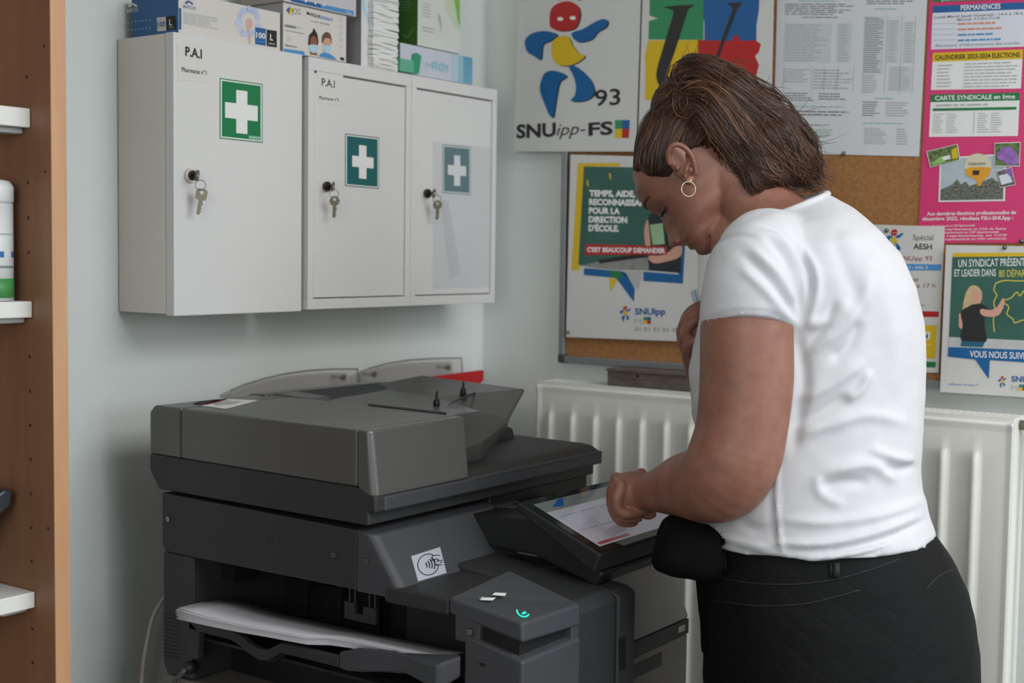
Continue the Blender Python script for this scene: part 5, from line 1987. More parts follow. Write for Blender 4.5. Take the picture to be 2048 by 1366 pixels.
T_front = [(0.0, -0.018), (0.006, -0.004), (0.014, 0.000), (0.022, -0.003), (0.029, 0.004), (0.035, 0.002), (0.040, 0.005), (0.047, -0.001), (0.07, -0.006), (0.098, -0.006), (0.118, 0.003), (0.145, 0.003), (0.175, -0.014), (0.20, -0.042), (0.215, -0.070), (0.224, -0.098)]
T_back = [(0.0, -0.060), (0.02, -0.085), (0.05, -0.135), (0.08, -0.165), (0.12, -0.186), (0.15, -0.188), (0.18, -0.176), (0.20, -0.155), (0.215, -0.128), (0.224, -0.100)]
T_half = [(0.0, 0.018), (0.01, 0.032), (0.025, 0.047), (0.05, 0.060), (0.08, 0.068), (0.11, 0.0725), (0.14, 0.076), (0.17, 0.073), (0.195, 0.058), (0.212, 0.038), (0.224, 0.008)]


def head_pt(h, a, grow=0.0):
    """surface point at height h over the chin, angle a from straight ahead (positive = her left)"""
    hv = h if h < 0.15 else 0.15 + (h - 0.15) * 0.90
    f, b, w = lerp_tab(T_front, h) + grow, lerp_tab(T_back, h) - grow, lerp_tab(T_half, h) + grow
    mid = b + (f - b) * 0.52
    ca, sa = cos(a), sin(a)
    e = 0.86
    x = mid + (f - mid if ca > 0 else mid - b) * (abs(ca) ** e) * (1 if ca > 0 else -1)
    y = w * (abs(sa) ** e) * (1 if sa > 0 else -1)
    if grow == 0.0 and ca > 0:
        nose = lerp_tab([(0.040, 0), (0.047, 0.014), (0.054, 0.0265), (0.060, 0.026), (0.075, 0.018), (0.092, 0.009), (0.106, 0.002), (0.115, 0)], h)
        wn = lerp_tab([(0.044, 0.016), (0.056, 0.013), (0.075, 0.009), (0.1, 0.008)], h)
        x += nose * math.exp(-(y / wn) ** 2)
        for s in (-1, 1):
            x -= 0.0095 * math.exp(-((y - s * 0.031) / 0.014) ** 2 - ((h - 0.103) / 0.011) ** 2)
            x += 0.0035 * math.exp(-((y - s * 0.031) / 0.010) ** 2 - ((h - 0.101) / 0.006) ** 2)
            x += 0.003 * math.exp(-((y - s * 0.03) / 0.022) ** 2 - ((h - 0.124) / 0.008) ** 2)
        x -= 0.003 * math.exp(-(y / 0.022) ** 2 - ((h - 0.0345) / 0.0016) ** 2)
    return CHIN + HU * hv + HF * x + HL * y


body = MB()
hs_ = [0.0, 0.004, 0.008] + [0.012 + 0.004 * i for i in range(52)] + [0.222, 0.2245]
body.loft([[head_pt(h, 2 * pi * j / 96) for j in range(96)] for h in hs_], M_skin, True, True)
# nose wings
for s in (-1, 1):
    c = CHIN + HU * 0.0515 + HF * 0.006 + HL * (0.0125 * s)
    ball(body, c, 0.0075, M_skin, 8)
# left ear seen from the side
EC = []
for px, py, dd in ((1391, 350, 2.094), (1389, 330, 2.086), (1381, 308, 2.080), (1366, 293, 2.078), (1350, 289, 2.080), (1339, 299, 2.084), (1336, 314, 2.090), (1341, 330, 2.096)):
    EC.append(V(px, py, dd))
body.tube([Vector(p) for p in spline(EC, 4, False)], 0.0046, M_skin, 10)
limb(body, [V(1344, 297, 2.10), V(1357, 318, 2.102), V(1370, 340, 2.104), V(1379, 360, 2.102), V(1381, 368, 2.10)], [0.010, 0.0185, 0.0160, 0.0095, 0.005], [0.006] * 5, M_skin, 20)
body.tube([V(1373, 306, 2.088), V(1376, 325, 2.087), V(1372, 342, 2.089), V(1364, 350, 2.093)], [0.003, 0.0036, 0.0036, 0.003], M_skin, 8)
ball(body, V(1355, 336, 2.095), 0.0045, M_skin, 7)
ball(body, V(1378, 361, 2.096), 0.0078, M_skin, 8)
# right ear (far side)
ec = CHIN + HU * 0.105 - HF * 0.092 - HL * 0.075
limb(body, [ec + HU * 0.03, ec, ec - HU * 0.03], [0.008, 0.017, 0.008], [0.006] * 3, M_skin, 14, HL)
# neck
nk = [V(1452, 330, 2.165), V(1486, 385, 2.155), V(1530, 440, 2.14), V(1565, 500, 2.125)]
limb(body, *smooth_path(nk, [0.060, 0.058, 0.066, 0.085], [0.056, 0.056, 0.062, 0.10], 4), M_skin, 32)
# throat / under-jaw
limb(body, [V(1425, 470, 2.165), V(1450, 470, 2.16), V(1500, 480, 2.15)], [0.040, 0.055, 0.06], [0.035, 0.042, 0.05], M_skin, 24)

TORSO = [((1402, 1068), (1842, 1052), .19), ((1405, 1010), (1828, 1005), .185), ((1410, 960), (1816, 945), .18), ((1412, 860), (1818, 850), .178),
         ((1398, 785), (1822, 752), .178), ((1396, 738), (1822, 692), .180), ((1415, 665), (1808, 612), .185), ((1440, 592), (1775, 525), .188), ((1470, 525), (1722, 460), .165), ((1498, 478), (1672, 424), .11)]
body.loft([ering(l, r, DT, h - 0.008, 2.2, 96) for l, r, h in TORSO], M_skin, True, True)

# left arm: shoulder, elbow, wrist
DA = 1.935
arm = [((1512, 520), 82, .058, DA), ((1500, 590), 92, .064, DA), ((1494, 665), 93, .066, DA), ((1493, 760), 93.5, .066, DA), ((1484, 850), 91, .064, DA), ((1468, 915), 93, .062, DA),
       ((1440, 957), 88, .058, DA + .012), ((1404, 969), 76, .053, DA + .045), ((1366, 972), 64, .047, DA + .078), ((1330, 979), 49, .038, DA + .108), ((1300, 983), 38, .030, DA + .135), ((1280, 985), 37, .027, DA + .15)]
cs = [V(p[0], p[1], d) for p, w, h, d in arm]
ws = [w * d / FPX for p, w, h, d in arm]
hs = [h for p, w, h, d in arm]
c_, w_, h_ = smooth_path(cs, ws, hs, 4)
limb(body, c_, w_, h_, M_skin, 80)
# left hand: palm, curled fingers, index touching the screen, thumb
DHN = DA + 0.155
limb(body, *smooth_path([V(1296, 983, DHN - .014), V(1282, 982, DHN - .006), V(1264, 983, DHN + .004), V(1248, 985, DHN + .010), V(1240, 987, DHN + .011), V(1233, 990, DHN + .011)],
     [.028, .0300, .0315, .0300, .0250, .014], [.026, .031, .036, .038, .036, .028], 3), M_skin, 28)
ball(body, V(1282, 947, DHN), .009, M_skin, 8)
tip_px = (1247, 1049)
# screen plane depth under the index finger
sn = pn
dd_ = (bl - CAM).dot(sn) / ray(*tip_px).dot(sn)
TIP = CAM + ray(*tip_px) * dd_ + sn * 0.0075
fingers = [
    ([(1243, 976, -.024), (1234, 996, -.027), (1236, 1018, -.026), (1252, 1028, -.023), (1274, 1026, -.016), (1288, 1021, -.010)], [.0094, .0096, .0088, .0084, .0076, .0068]),
    ([(1238, 967, -.004), (1228, 986, -.006), (1228, 1014, -.006), (1243, 1035, -.003), (1264, 1038, .004), (1277, 1036, .008)], [.0100, .0100, .0092, .0088, .0079, .0071]),
    ([(1236, 961, .018), (1226, 980, .017), (1225, 1012, .016), (1239, 1040, .017), (1258, 1045, .022), (1268, 1044, .025)], [.0101, .0101, .0093, .0089, .0080, .0072]),
]
for pts, rads in fingers:
    chain(body, [V(x, y, DHN + dz) for x, y, dz in pts], rads, M_skin)
for (x, y, dz) in ((1241, 970, -.024), (1235, 962, -.004), (1233, 957, .018), (1233, 956, .039)):   # knuckles
    ball(body, V(x, y, DHN + dz), .0096, M_skin, 8)
chain(body, [V(1238, 960, DHN + .039), V(1225, 981, DHN + .040), V(1226, 1016, DHN + .040), V(1237, 1036, dd_ * .5 + (DHN + .040) * .5), TIP], [.0100, .0100, .0091, .0082, .0070], M_skin)
chain(body, [V(1290, 1000, DHN + .022), V(1284, 1018, DHN + .032), V(1294, 1028, DHN + .034), V(1303, 1028, DHN + .034)], [.014, .0115, .0095, .0082], M_skin)

# right arm raised in front of the chest (far side)
ra_c = [V(1580, 520, 2.31), V(1530, 640, 2.36), V(1478, 760, 2.38), V(1450, 800, 2.37), V(1425, 760, 2.34), V(1402, 715, 2.315), V(1392, 690, 2.30)]
limb(body, *smooth_path(ra_c, [.062, .060, .052, .050, .044, .033, .028], [.058, .056, .050, .048, .04, .03, .026], 4), M_skin, 24)
limb(body, [V(1394, 700, 2.302), V(1388, 678, 2.296), V(1384, 655, 2.292), V(1384, 640, 2.29)], [.027, .030, .028, .018], [.022, .024, .022, .016], M_skin, 20)
for pts, rads in (([(1376, 690, 2.285), (1369, 676, 2.272), (1376, 655, 2.262), (1390, 640, 2.258), (1402, 634, 2.262)], [.010, .0098, .0092, .0086, .0078]),
                  ([(1372, 672, 2.29), (1366, 655, 2.278), (1376, 636, 2.266), (1392, 625, 2.262), (1406, 620, 2.266)], [.0100, .0098, .0094, .0088, .008]),
                  ([(1372, 660, 2.30), (1370, 642, 2.290), (1380, 624, 2.276), (1396, 613, 2.270), (1408, 609, 2.272)], [.0100, .0096, .009, .0084, .0076]),
                  ([(1380, 705, 2.285), (1374, 698, 2.268), (1384, 684, 2.258), (1396, 676, 2.258), (1404, 672, 2.262)], [.0095, .009, .0084, .0078, .007]),
                  ([(1392, 690, 2.32), (1396, 664, 2.325), (1402, 640, 2.31), (1408, 626, 2.30)], [.012, .011, .0095, .008])):
    chain(body, [V(*p) for p in pts], rads, M_skin)

# legs and feet below the frame
HIPC = V(1672, 1366, DT)
SIDE = FH                                          # left-right axis of the hips lies roughly along the view
WALK = -Vector((CR.x, CR.y, 0)).normalized()       # she faces the copier
legs = []
for s in (-1, 1):
    top_c = HIPC + SIDE * (0.095 * s)
    kn = Vector((top_c.x, top_c.y, 0.47)) + WALK * 0.02
    an = Vector((top_c.x, top_c.y, 0.085)) - WALK * 0.03
    legs.append((s, top_c, kn, an))
    limb(body, *smooth_path([top_c + UPZ * 0.12, top_c - UPZ * 0.08, kn, (kn + an) / 2 - WALK * 0.02, an], [.095, .088, .056, .054, .037], [.085, .082, .054, .05, .035], 4), M_skin, 22, SIDE)
    limb(body, [an - WALK * 0.05 - UPZ * 0.035, an - UPZ * 0.03, an + WALK * 0.09 - UPZ * 0.05, an + WALK * 0.16 - UPZ * 0.06], [.022, .036, .026, .014], [.028, .034, .040, .03], M_skin, 18, SIDE)
bme = remesh(body, 0.0025, 2, 0.5)
PO = Vector((HIPC.x, HIPC.y, 0))
person = mesh_obj('person', bme, M_skin, None, None, PO)
tag(person, 'woman in white t-shirt and black trousers, head bowed, pressing the copier touch screen', 'person')

# ---------------------------------------------------------------- t-shirt
SH = [((1388, 1070), (1856, 1052), .208), ((1390, 1050), (1851, 1040), .206), ((1394, 1010), (1840, 1004), .200), ((1399, 968), (1829, 958), .196), ((1400, 925), (1825, 924), .194), ((1400, 865), (1832, 858), .192),
      ((1386, 800), (1836, 775), .192), ((1379, 748), (1839, 705), .194), ((1390, 690), (1834, 640), .198), ((1406, 630), (1816, 572), .202), ((1424, 572), (1786, 508), .200), ((1446, 520), (1742, 456), .180), ((1470, 480), (1700, 420), .142), ((1489, 455), (1664, 396), .100), ((1499, 445), (1646, 387), .082)]
sh = MB()
sh.loft([ering(l, r, DT + 0.0, h, 2.15, 110, shift=0.0) for l, r, h in SH], M_shirt, True, True)
sl = [((1536, 478), 58, .056, DA + .045), ((1514, 525), 90, .070, DA + .010), ((1502, 580), 97, .074, DA), ((1498, 630), 97.5, .074, DA), ((1496, 662), 97, .073, DA)]
sc_, sw_, sh_ = smooth_path([V(p[0], p[1], d) for p, w, h, d in sl], [w * d / FPX for p, w, h, d in sl], [h for p, w, h, d in sl], 4)
SN = len(sh.v)
limb(sh, sc_, sw_, sh_, M_shirt, 80)
for i_ in range(SN, len(sh.v)):                  # the cuff is cut aslant: higher towards the viewer
    k_ = min(i_ - SN, 80 * len(sc_) - 1) // 80
    t_ = k_ / (len(sc_) - 1)
    sh.v[i_] = sh.v[i_] - UPZ * (0.30 * t_ * t_ * (sh.v[i_] - sc_[k_]).dot(FH))
limb(sh, *smooth_path([V(1585, 470, 2.05), V(1550, 478, 2.01), V(1522, 500, 1.965), V(1506, 545, DA)], [.030, .046, .060, .068], [.04, .05, .058, .066], 3), M_shirt, 60)
limb(sh, *smooth_path([V(1585, 480, 2.25), V(1578, 530, 2.30), V(1545, 620, 2.355), V(1520, 672, 2.372)], [.06, .074, .072, .070], [.06, .070, .068, .066], 3), M_shirt, 30)
sme = remesh(sh, 0.0045, 12, 0.5)
# cut away the closed neck hole: the neck simply rises out of it; press folds into the cloth
FOLDS = [  # polyline in photo pixels, half width px, height mm (positive = ridge)
    ([(1484, 508), (1530, 548), (1570, 600), (1596, 640)], 8, -3.6), ([(1480, 535), (1530, 580), (1575, 636)], 10, 2.6), ([(1500, 495), (1556, 548), (1590, 610)], 9, 3.2),
    ([(1530, 470), (1572, 520), (1596, 580), (1602, 640)], 9, -3.0), ([(1556, 468), (1596, 530), (1608, 610)], 8, 3.0), ([(1515, 450), (1556, 458), (1596, 500), (1624, 560), (1606, 650)], 7, -3.4),
    ([(1590, 480), (1630, 540), (1632, 600), (1610, 660)], 10, 3.6), ([(1610, 700), (1650, 650), (1672, 600)], 9, -3.0),
    ([(1596, 675), (1610, 760), (1596, 840), (1585, 900)], 14, -5.0), ([(1612, 650), (1660, 640), (1700, 600)], 14, 4.0), ([(1620, 700), (1680, 660), (1726, 600), (1735, 540)], 16, 4.5),
    ([(1660, 720), (1700, 690), (1722, 640)], 12, -4.0), ([(1600, 800), (1660, 770), (1730, 720)], 14, 4.0), ([(1590, 850), (1650, 820), (1700, 790)], 13, -3.5), ([(1690, 800), (1720, 780), (1740, 740)], 10, 4.0),
    ([(1590, 870), (1660, 850), (1740, 830), (1820, 850)], 14, 3.0), ([(1640, 950), (1690, 935), (1740, 930), (1775, 950), (1782, 970)], 14, 4.2), ([(1640, 975), (1690, 965), (1740, 965)], 12, -4.0),
    ([(1640, 950), (1636, 975), (1660, 1000), (1690, 1008)], 13, 2.6), ([(1740, 900), (1790, 915), (1828, 922)], 10, 4.0), ([(1760, 935), (1800, 938), (1830, 930)], 10, -3.6),
    ([(1560, 1040), (1660, 1045), (1760, 1030), (1850, 1000)], 11, 3.0), ([(1540, 1085), (1640, 1088), (1740, 1068), (1840, 1030)], 8, 3.5), ([(1580, 1104), (1680, 1100), (1780, 1075), (1852, 1040)], 7, -3.5),
    ([(1600, 1118), (1690, 1110), (1790, 1085)], 6, 3.0), ([(1556, 920), (1553, 990), (1558, 1060), (1566, 1110)], 5, 2.5), ([(1546, 920), (1544, 1000), (1550, 1090)], 8, -2.5),
    ([(1420, 1060), (1480, 1085), (1540, 1095)], 9, 3.0), ([(1470, 1040), (1520, 1060), (1550, 1050)], 12, -3.0), ([(1400, 780), (1390, 840), (1398, 900)], 8, 2.5),
    ([(1700, 480), (1760, 560), (1790, 680), (1795, 800)], 22, 2.0), ([(1660, 460), (1700, 560), (1730, 640)], 18, -2.0), ([(1398, 648), (1440, 630), (1500, 622), (1560, 632), (1597, 656)], 3.2, -1.5),
    ([(1404, 500), (1440, 478), (1480, 470), (1520, 480)], 5, -1.6), ([(1398, 1052), (1440, 1080), (1530, 1112), (1650, 1116), (1745, 1106), (1850, 1040)], 3, -1.2),
]


def seg_dist(px, py, a, b):
    ax, ay = a
    bx, by = b
    dx, dy = bx - ax, by - ay
    L = dx * dx + dy * dy
    t = max(0, min(1, ((px - ax) * dx + (py - ay) * dy) / L)) if L else 0
    return math.hypot(px - ax - dx * t, py - ay - dy * t), t


FS = []
for pts, wd, amp in FOLDS:
    sp_ = spline(pts, 4, False)
    bb = (min(p[0] for p in sp_) - 3 * wd, max(p[0] for p in sp_) + 3 * wd, min(p[1] for p in sp_) - 3 * wd, max(p[1] for p in sp_) + 3 * wd)
    FS.append((sp_, wd * 0.9, amp / 1000 * 1.75, bb))
norms = [v.normal.copy() for v in sme.vertices]
moves = []
for v, nn in zip(sme.vertices, norms):
    x, y = to_px(v.co)
    dsp = 0.0
    if nn.dot(CF) < 0.25:
        for sp_, wd, amp, bb in FS:
            if bb[0] < x < bb[1] and bb[2] < y < bb[3]:
                n_ = len(sp_) - 1
                best, bi = 1e9, 0
                for i in range(n_):
                    d_, t_ = seg_dist(x, y, sp_[i], sp_[i + 1])
                    if d_ < best:
                        best, bi = d_, (i + t_) / n_
                taper = min(1, 4 * bi + 0.15, 4 * (1 - bi) + 0.15)
                dsp += amp * taper * math.exp(-(best / wd) ** 2)
    dsp += 0.0016 * noise.noise(v.co * 16) + 0.0009 * noise.noise(v.co * 42)
    moves.append(v.co + nn * dsp)
for v, p in zip(sme.vertices, moves):
    v.co = p
sme.update()
tsh = mesh_obj('t_shirt', sme, M_shirt, person)
# ribbed collar
col_pts = ering((1494, 449), (1650, 388), DT + 0.0, .088, 2.1, 40)
mb = MB()
mb.tube(col_pts + [col_pts[0], col_pts[1]], 0.0055, M_shirt, 8, False)
obj('collar', mb, tsh)

# ---------------------------------------------------------------- trousers
M_pants = mat('black_quilted_cloth', (8, 8, 9), 0.8, var=0.05, scale=60, spec=0.25)
nt = M_pants.node_tree
b = nt.nodes['Principled BSDF']
tc = nt.nodes.new('ShaderNodeTexCoord')
hgt = None
for ang in (0.62, -0.62):
    mp = nt.nodes.new('ShaderNodeMapping')
    mp.inputs['Rotation'].default_value = (0, ang, 0.6)
    nt.links.new(tc.outputs['Object'], mp.inputs['Vector'])
    wv = nt.nodes.new('ShaderNodeTexWave')
    wv.wave_profile = 'SIN'
    wv.bands_direction = 'Z'
    wv.inputs['Scale'].default_value = 11.0
    nt.links.new(mp.outputs['Vector'], wv.inputs['Vector'])
    pw_ = nt.nodes.new('ShaderNodeMath')
    pw_.operation = 'POWER'
    pw_.inputs[1].default_value = 0.25
    nt.links.new(wv.outputs['Fac'], pw_.inputs[0])
    if hgt is None:
        hgt = pw_
    else:
        mn = nt.nodes.new('ShaderNodeMath')
        mn.operation = 'MINIMUM'
        nt.links.new(hgt.outputs[0], mn.inputs[0])
        nt.links.new(pw_.outputs[0], mn.inputs[1])
        hgt = mn
bp = nt.nodes.new('ShaderNodeBump')
bp.inputs['Strength'].default_value = 0.16
bp.inputs['Distance'].default_value = 0.004
nt.links.new(hgt.outputs[0], bp.inputs['Height'])
nt.links.new(bp.outputs['Normal'], b.inputs['Normal'])
PT_ = [((1406, 1035), (1838, 1030), .190), ((1400, 1075), (1868, 1072), .200), ((1396, 1110), (1893, 1108), .206), ((1393, 1160), (1915, 1160), .212), ((1399, 1205), (1929, 1215), .218), ((1405, 1260), (1937, 1275), .222), ((1411, 1320), (1938, 1330), .224), ((1412, 1380), (1936, 1385), .222), ((1420, 1440), (1920, 1450), .215)]
tp = MB()
tp.loft([ering(l, r, DT, h, 2.25, 110) for l, r, h in PT_], M_pants, True, True)
for s, top_c, kn, an in legs:
    limb(tp, *smooth_path([top_c + UPZ * 0.10 , top_c - UPZ * 0.08, kn, (kn + an) / 2 - WALK * 0.015, an + UPZ * 0.03], [.18, .165, .085, .078, .065], [.108, .104, .080, .074, .062], 4), M_pants, 30, SIDE)
pme = remesh(tp, 0.006, 4, 0.5)
for v in pme.vertices:
    v.co += v.normal * (0.0018 * noise.noise(v.co * 14) + 0.0008 * noise.noise(v.co * 40))
tro = mesh_obj('trousers', pme, M_pants, person)
# belt loop and pocket seam
M_seam = mat('black_seam', (20, 20, 22), 0.7, var=0.03)
bvp = BVHTree.FromPolygons([v.co + PO for v in pme.vertices], [p.vertices[:] for p in pme.polygons])


def on_mesh(bv, px, py, off=0.0):
    d = ray(px, py).normalized()
    hit = bv.ray_cast(CAM, d)
    if hit[0] is None:
        return None
    return hit[0] + hit[1] * off


mb = MB()
for pts, r_ in (([(1672, 1126), (1672, 1140), (1671, 1154)], 0.0055), ([(1662, 1126), (1662, 1140), (1662, 1152)], 0.002)):
    q = [on_mesh(bvp, x, y, 0.0015) for x, y in pts]
    q = [p for p in q if p]
    if len(q) > 1:
        mb.tube(q, r_, M_seam, 8)
obj('belt_loop', mb, tro)
mb = MB()
for pts in ([(1420, 1150), (1500, 1166), (1600, 1168), (1700, 1152), (1800, 1118)], [(1425, 1200), (1520, 1212), (1620, 1206), (1720, 1180)], [(1850, 1180), (1880, 1150), (1905, 1140)]):
    q = [on_mesh(bvp, x, y, 0.0003) for x, y in spline(pts, 5, False)]
    q = [p for p in q if p]
    if len(q) > 1:
        mb.tube(q, 0.0012, M_seam, 6)
obj('seam', mb, tro)

# shoes (below the frame)
M_shoe = mat('dark_shoe', (40, 40, 44), 0.55, var=0.03)
for s, top_c, kn, an in legs:
    mb = MB()
    b0 = Vector((an.x, an.y, 0))
    rings = []
    for t, w, z1 in ((-.075, .012, .04), (-.07, .032, .07), (-.03, .038, .085), (.03, .040, .085), (.09, .046, .062), (.14, .046, .048), (.175, .034, .036), (.185, .012, .022)):
        c = b0 + WALK * t
        rings.append([c + SIDE * (w * cos(a)) + UPZ * (0.001 + (z1) * (0.5 + 0.5 * sin(a)) if sin(a) > -0.5 else 0.001) for a in [2 * pi * j / 20 for j in range(20)]])
    mb.loft(rings, M_shoe, True, True)
    obj('shoe', mb, person)

# ---------------------------------------------------------------- black garment at the waist
M_black = mat('black_cloth', (5, 5, 6), 0.9, var=0.05, scale=60, spec=0.15)
mb = MB()
dJ = 2.01
rings = []
for (xt, yt), (xb, yb), th in (((1440, 1052), (1440, 1160), .050), ((1405, 1044), (1402, 1162), .050), ((1372, 1036), (1368, 1153), .046), ((1348, 1031), (1338, 1147), .042), ((1334, 1040), (1312, 1141), .036), ((1324, 1062), (1304, 1132), .026), ((1316, 1090), (1303, 1122), .012)):
    t_, b_ = V(xt, yt, dJ), V(xb, yb, dJ)
    c, a_ = (t_ + b_) / 2, (t_ - b_) / 2
    rings.append([c + a_ * (abs(cos(q)) ** .8 * (1 if cos(q) > 0 else -1)) + FH * (th * (abs(sin(q)) ** .8) * (1 if sin(q) > 0 else -1)) for q in [2 * pi * j / 28 for j in range(28)]])
mb.loft(rings, M_black, True, True)
limb(mb, [V(1402, 1150, 2.03), V(1404, 1190, 2.05), V(1409, 1240, 2.07), V(1411, 1290, 2.08), V(1412, 1308, 2.08)], [.010, .012, .0085, .0070, .006], [.014, .018, .016, .014, .012], M_black, 14)
jme = remesh(mb, 0.005, 2, 0.5)
for v in jme.vertices:
    v.co += v.normal * (0.007 * noise.noise(v.co * 12) + 0.003 * noise.noise(v.co * 30))
mesh_obj('knotted_jacket', jme, M_black, person, 'black garment bunched at the front of the waist')

# ---------------------------------------------------------------- earrings
mb = MB()
mb.loop(V(1377, 378, 2.083), (CF * -1 + CR * 0.25), 0.0115, 0.0007, M_gold, 36, 8)
obj('hoop_earring', mb, person)
mb = MB()
mb.loop(V(1376, 361, 2.092), (CU * 1 + CR * 0.1), 0.0080, 0.0006, M_gold, 28, 8)
ball(mb, V(1383, 362, 2.084), 0.0013, M_gold, 6)
obj('ear_cuff', mb, person)

# ---------------------------------------------------------------- brow, lashes
bvb = BVHTree.FromPolygons([v.co + PO for v in bme.vertices], [p.vertices[:] for p in bme.polygons])
for s in (-1, 1):
    mb = MB()
    for k in range(26):
        t = k / 25
        y = s * (0.014 + 0.036 * t)
        h = 0.1205 + 0.005 * sin(pi * t * 0.8)
        a = math.asin(min(1, abs(y) / 0.075)) * s
        p = head_pt(h, a)
        mb.tube([p, p + HU * (0.003 + 0.002 * t) + HL * (s * 0.004) + HF * 0.0015], [0.0006, 0.0003], M_brow, 5)
    obj('eyebrow', mb, person)
    mb = MB()
    for k in range(16):
        t = k / 15
        y = s * (0.020 + 0.026 * t)
        a = math.asin(min(1, abs(y) / 0.075)) * s
        p = head_pt(0.0965, a) + HF * 0.001
        mb.tube([p, p + HF * 0.005 - HU * 0.003 + HL * (s * 0.002), p + HF * 0.009 - HU * 0.002 + HL * (s * 0.004)], [0.0008, 0.0005, 0.0002], M_lash, 5)
    obj('eyelashes', mb, person)

# ---------------------------------------------------------------- hair
M_h1 = mat('brown_hair_dark', (52, 32, 22), 0.45, var=0.12, scale=90)
M_h2 = mat('brown_hair_mid', (78, 49, 33), 0.45, var=0.12, scale=90)
M_h3 = mat('brown_hair_light', (114, 76, 52), 0.45, var=0.12, scale=90)
hb = MB()
# scalp: the skull grown outwards, limited to the hairy part
hs2 = [0.085 + 0.0055 * i for i in range(26)] + [0.2255]


def hairy(h, a):
    """how far the hair stands off the skull at this place (0 = bare skin)"""
    wob_ = 0.007 * sin(a * 9.0) + 0.005 * sin(a * 23.0)
    a = abs(a)
    front = wob_ + 0.178 if a < 0.5 else wob_ + 0.178 - (a - 0.5) * 0.075
    if a > 1.62:
        front = 0.118 - (a - 1.62) * 0.035
    return max(0.0, min(1.0, (h - front) / 0.012))


rings = []
for h in hs2:
    ring_ = []
    for j in range(72):
        a = -pi + 2 * pi * j / 72
        k = hairy(h, a)
        ring_.append(head_pt(h, a, -0.012 + 0.017 * k))
    rings.append(ring_)
hb.loft(rings, M_h1, True, True)
for px, py, d, r in ((1354, 214, 2.17, .044), (1390, 196, 2.165, .056), (1385, 150, 2.16, .034), (1415, 165, 2.155, .044), (1430, 230, 2.16, .075), (1460, 190, 2.15, .046), (1470, 265, 2.155, .066), (1510, 235, 2.145, .050), (1530, 290, 2.14, .056), (1560, 265, 2.14, .040), (1580, 320, 2.14, .046), (1612, 325, 2.14, .028), (1612, 350, 2.14, .022), (1520, 345, 2.13, .040), (1505, 375, 2.12, .022), (1555, 345, 2.13, .032), (1480, 320, 2.15, .045)):
    ball(hb, V(px, py, d), r, M_h1, 10)
hme = remesh(hb, 0.006, 6, 0.5)
for v in hme.vertices:
    v.co += v.normal * (0.004 * noise.noise(v.co * 22))
hair = mesh_obj('hair', hme, M_h1, person, 'wavy brown hair gathered in a loose ponytail')
bvh = BVHTree.FromPolygons([v.co + PO for v in hme.vertices], [p.vertices[:] for p in hme.polygons])
G1 = [[(1248, 350), (1249, 305), (1260, 245), (1284, 198), (1318, 176), (1352, 158)],
      [(1258, 346), (1264, 292), (1283, 240), (1310, 204), (1338, 184), (1366, 166)],
      [(1288, 356), (1290, 302), (1307, 250), (1330, 215), (1355, 192), (1378, 172)],
      [(1318, 358), (1317, 312), (1329, 264), (1350, 228), (1370, 202), (1388, 176)],
      [(1334, 348), (1337, 300), (1350, 262), (1368, 232), (1384, 204), (1396, 180)],
      [(1368, 288), (1380, 262), (1390, 242), (1397, 222), (1402, 202), (1404, 184)],
      [(1408, 302), (1416, 275), (1417, 250), (1415, 228), (1411, 208), (1410, 188)],
      [(1444, 326), (1450, 290), (1446, 258), (1438, 232), (1427, 210), (1418, 190)],
      [(1476, 352), (1486, 305), (1478, 262), (1460, 230), (1442, 208), (1424, 190)]]
G2 = [[(1340, 140), (1378, 111), (1440, 127), (1510, 176), (1580, 225), (1632, 298), (1654, 372)],
      [(1345, 150), (1388, 126), (1448, 152), (1516, 208), (1578, 262), (1618, 322), (1640, 384)],
      [(1352, 165), (1395, 148), (1452, 182), (1512, 242), (1562, 300), (1592, 345), (1606, 380)],
      [(1360, 180), (1402, 172), (1450, 214), (1498, 276), (1540, 326), (1562, 356), (1574, 384)],
      [(1368, 195), (1402, 202), (1440, 246), (1472, 302), (1506, 350), (1524, 378), (1530, 400)],
      [(1372, 205), (1398, 222), (1425, 262), (1452, 315), (1480, 350), (1502, 372), (1516, 398)]]


def strand(path, off, r0, m, mb, wav, ph, bv, tipfree):
    k = len(path)
    pts, last = [], None
    for i, (x, y) in enumerate(path):
        t = i / (k - 1)
        x += wav * sin(ph + t * 9.0) * (0.3 + t)
        y += wav * cos(ph * 1.3 + t * 8.0) * (0.3 + t) * 0.7
        q = on_mesh(bv, x, y)
        if q is None:
            if last is None:
                continue
            q = V(x, y, last)
        d = (q - CAM).dot(CF)
        if last is not None:
            d = max(last - 0.013, min(last + 0.013, d))
        last = d
        pts.append(V(x, y, d - off))
    if len(pts) < 4:
        return
    n = len(pts)
    rad = [r0 * (0.55 + 0.45 * sin(pi * min(1, (i + 1) / n * 1.2))) * (1 if i < n - 2 else 0.5) for i in range(n)]
    mb.tube(pts, rad, m, 5, True)


rnd = random.Random(21)
mb = MB()


def mixg(G, u, jit):
    i = min(int(u * (len(G) - 1)), len(G) - 2)
    t = u * (len(G) - 1) - i
    jx, jy = rnd.gauss(0, jit), rnd.gauss(0, jit)
    return spline([(a[0] + (b[0] - a[0]) * t + jx, a[1] + (b[1] - a[1]) * t + jy) for a, b in zip(G[i], G[i + 1])], 5, False)


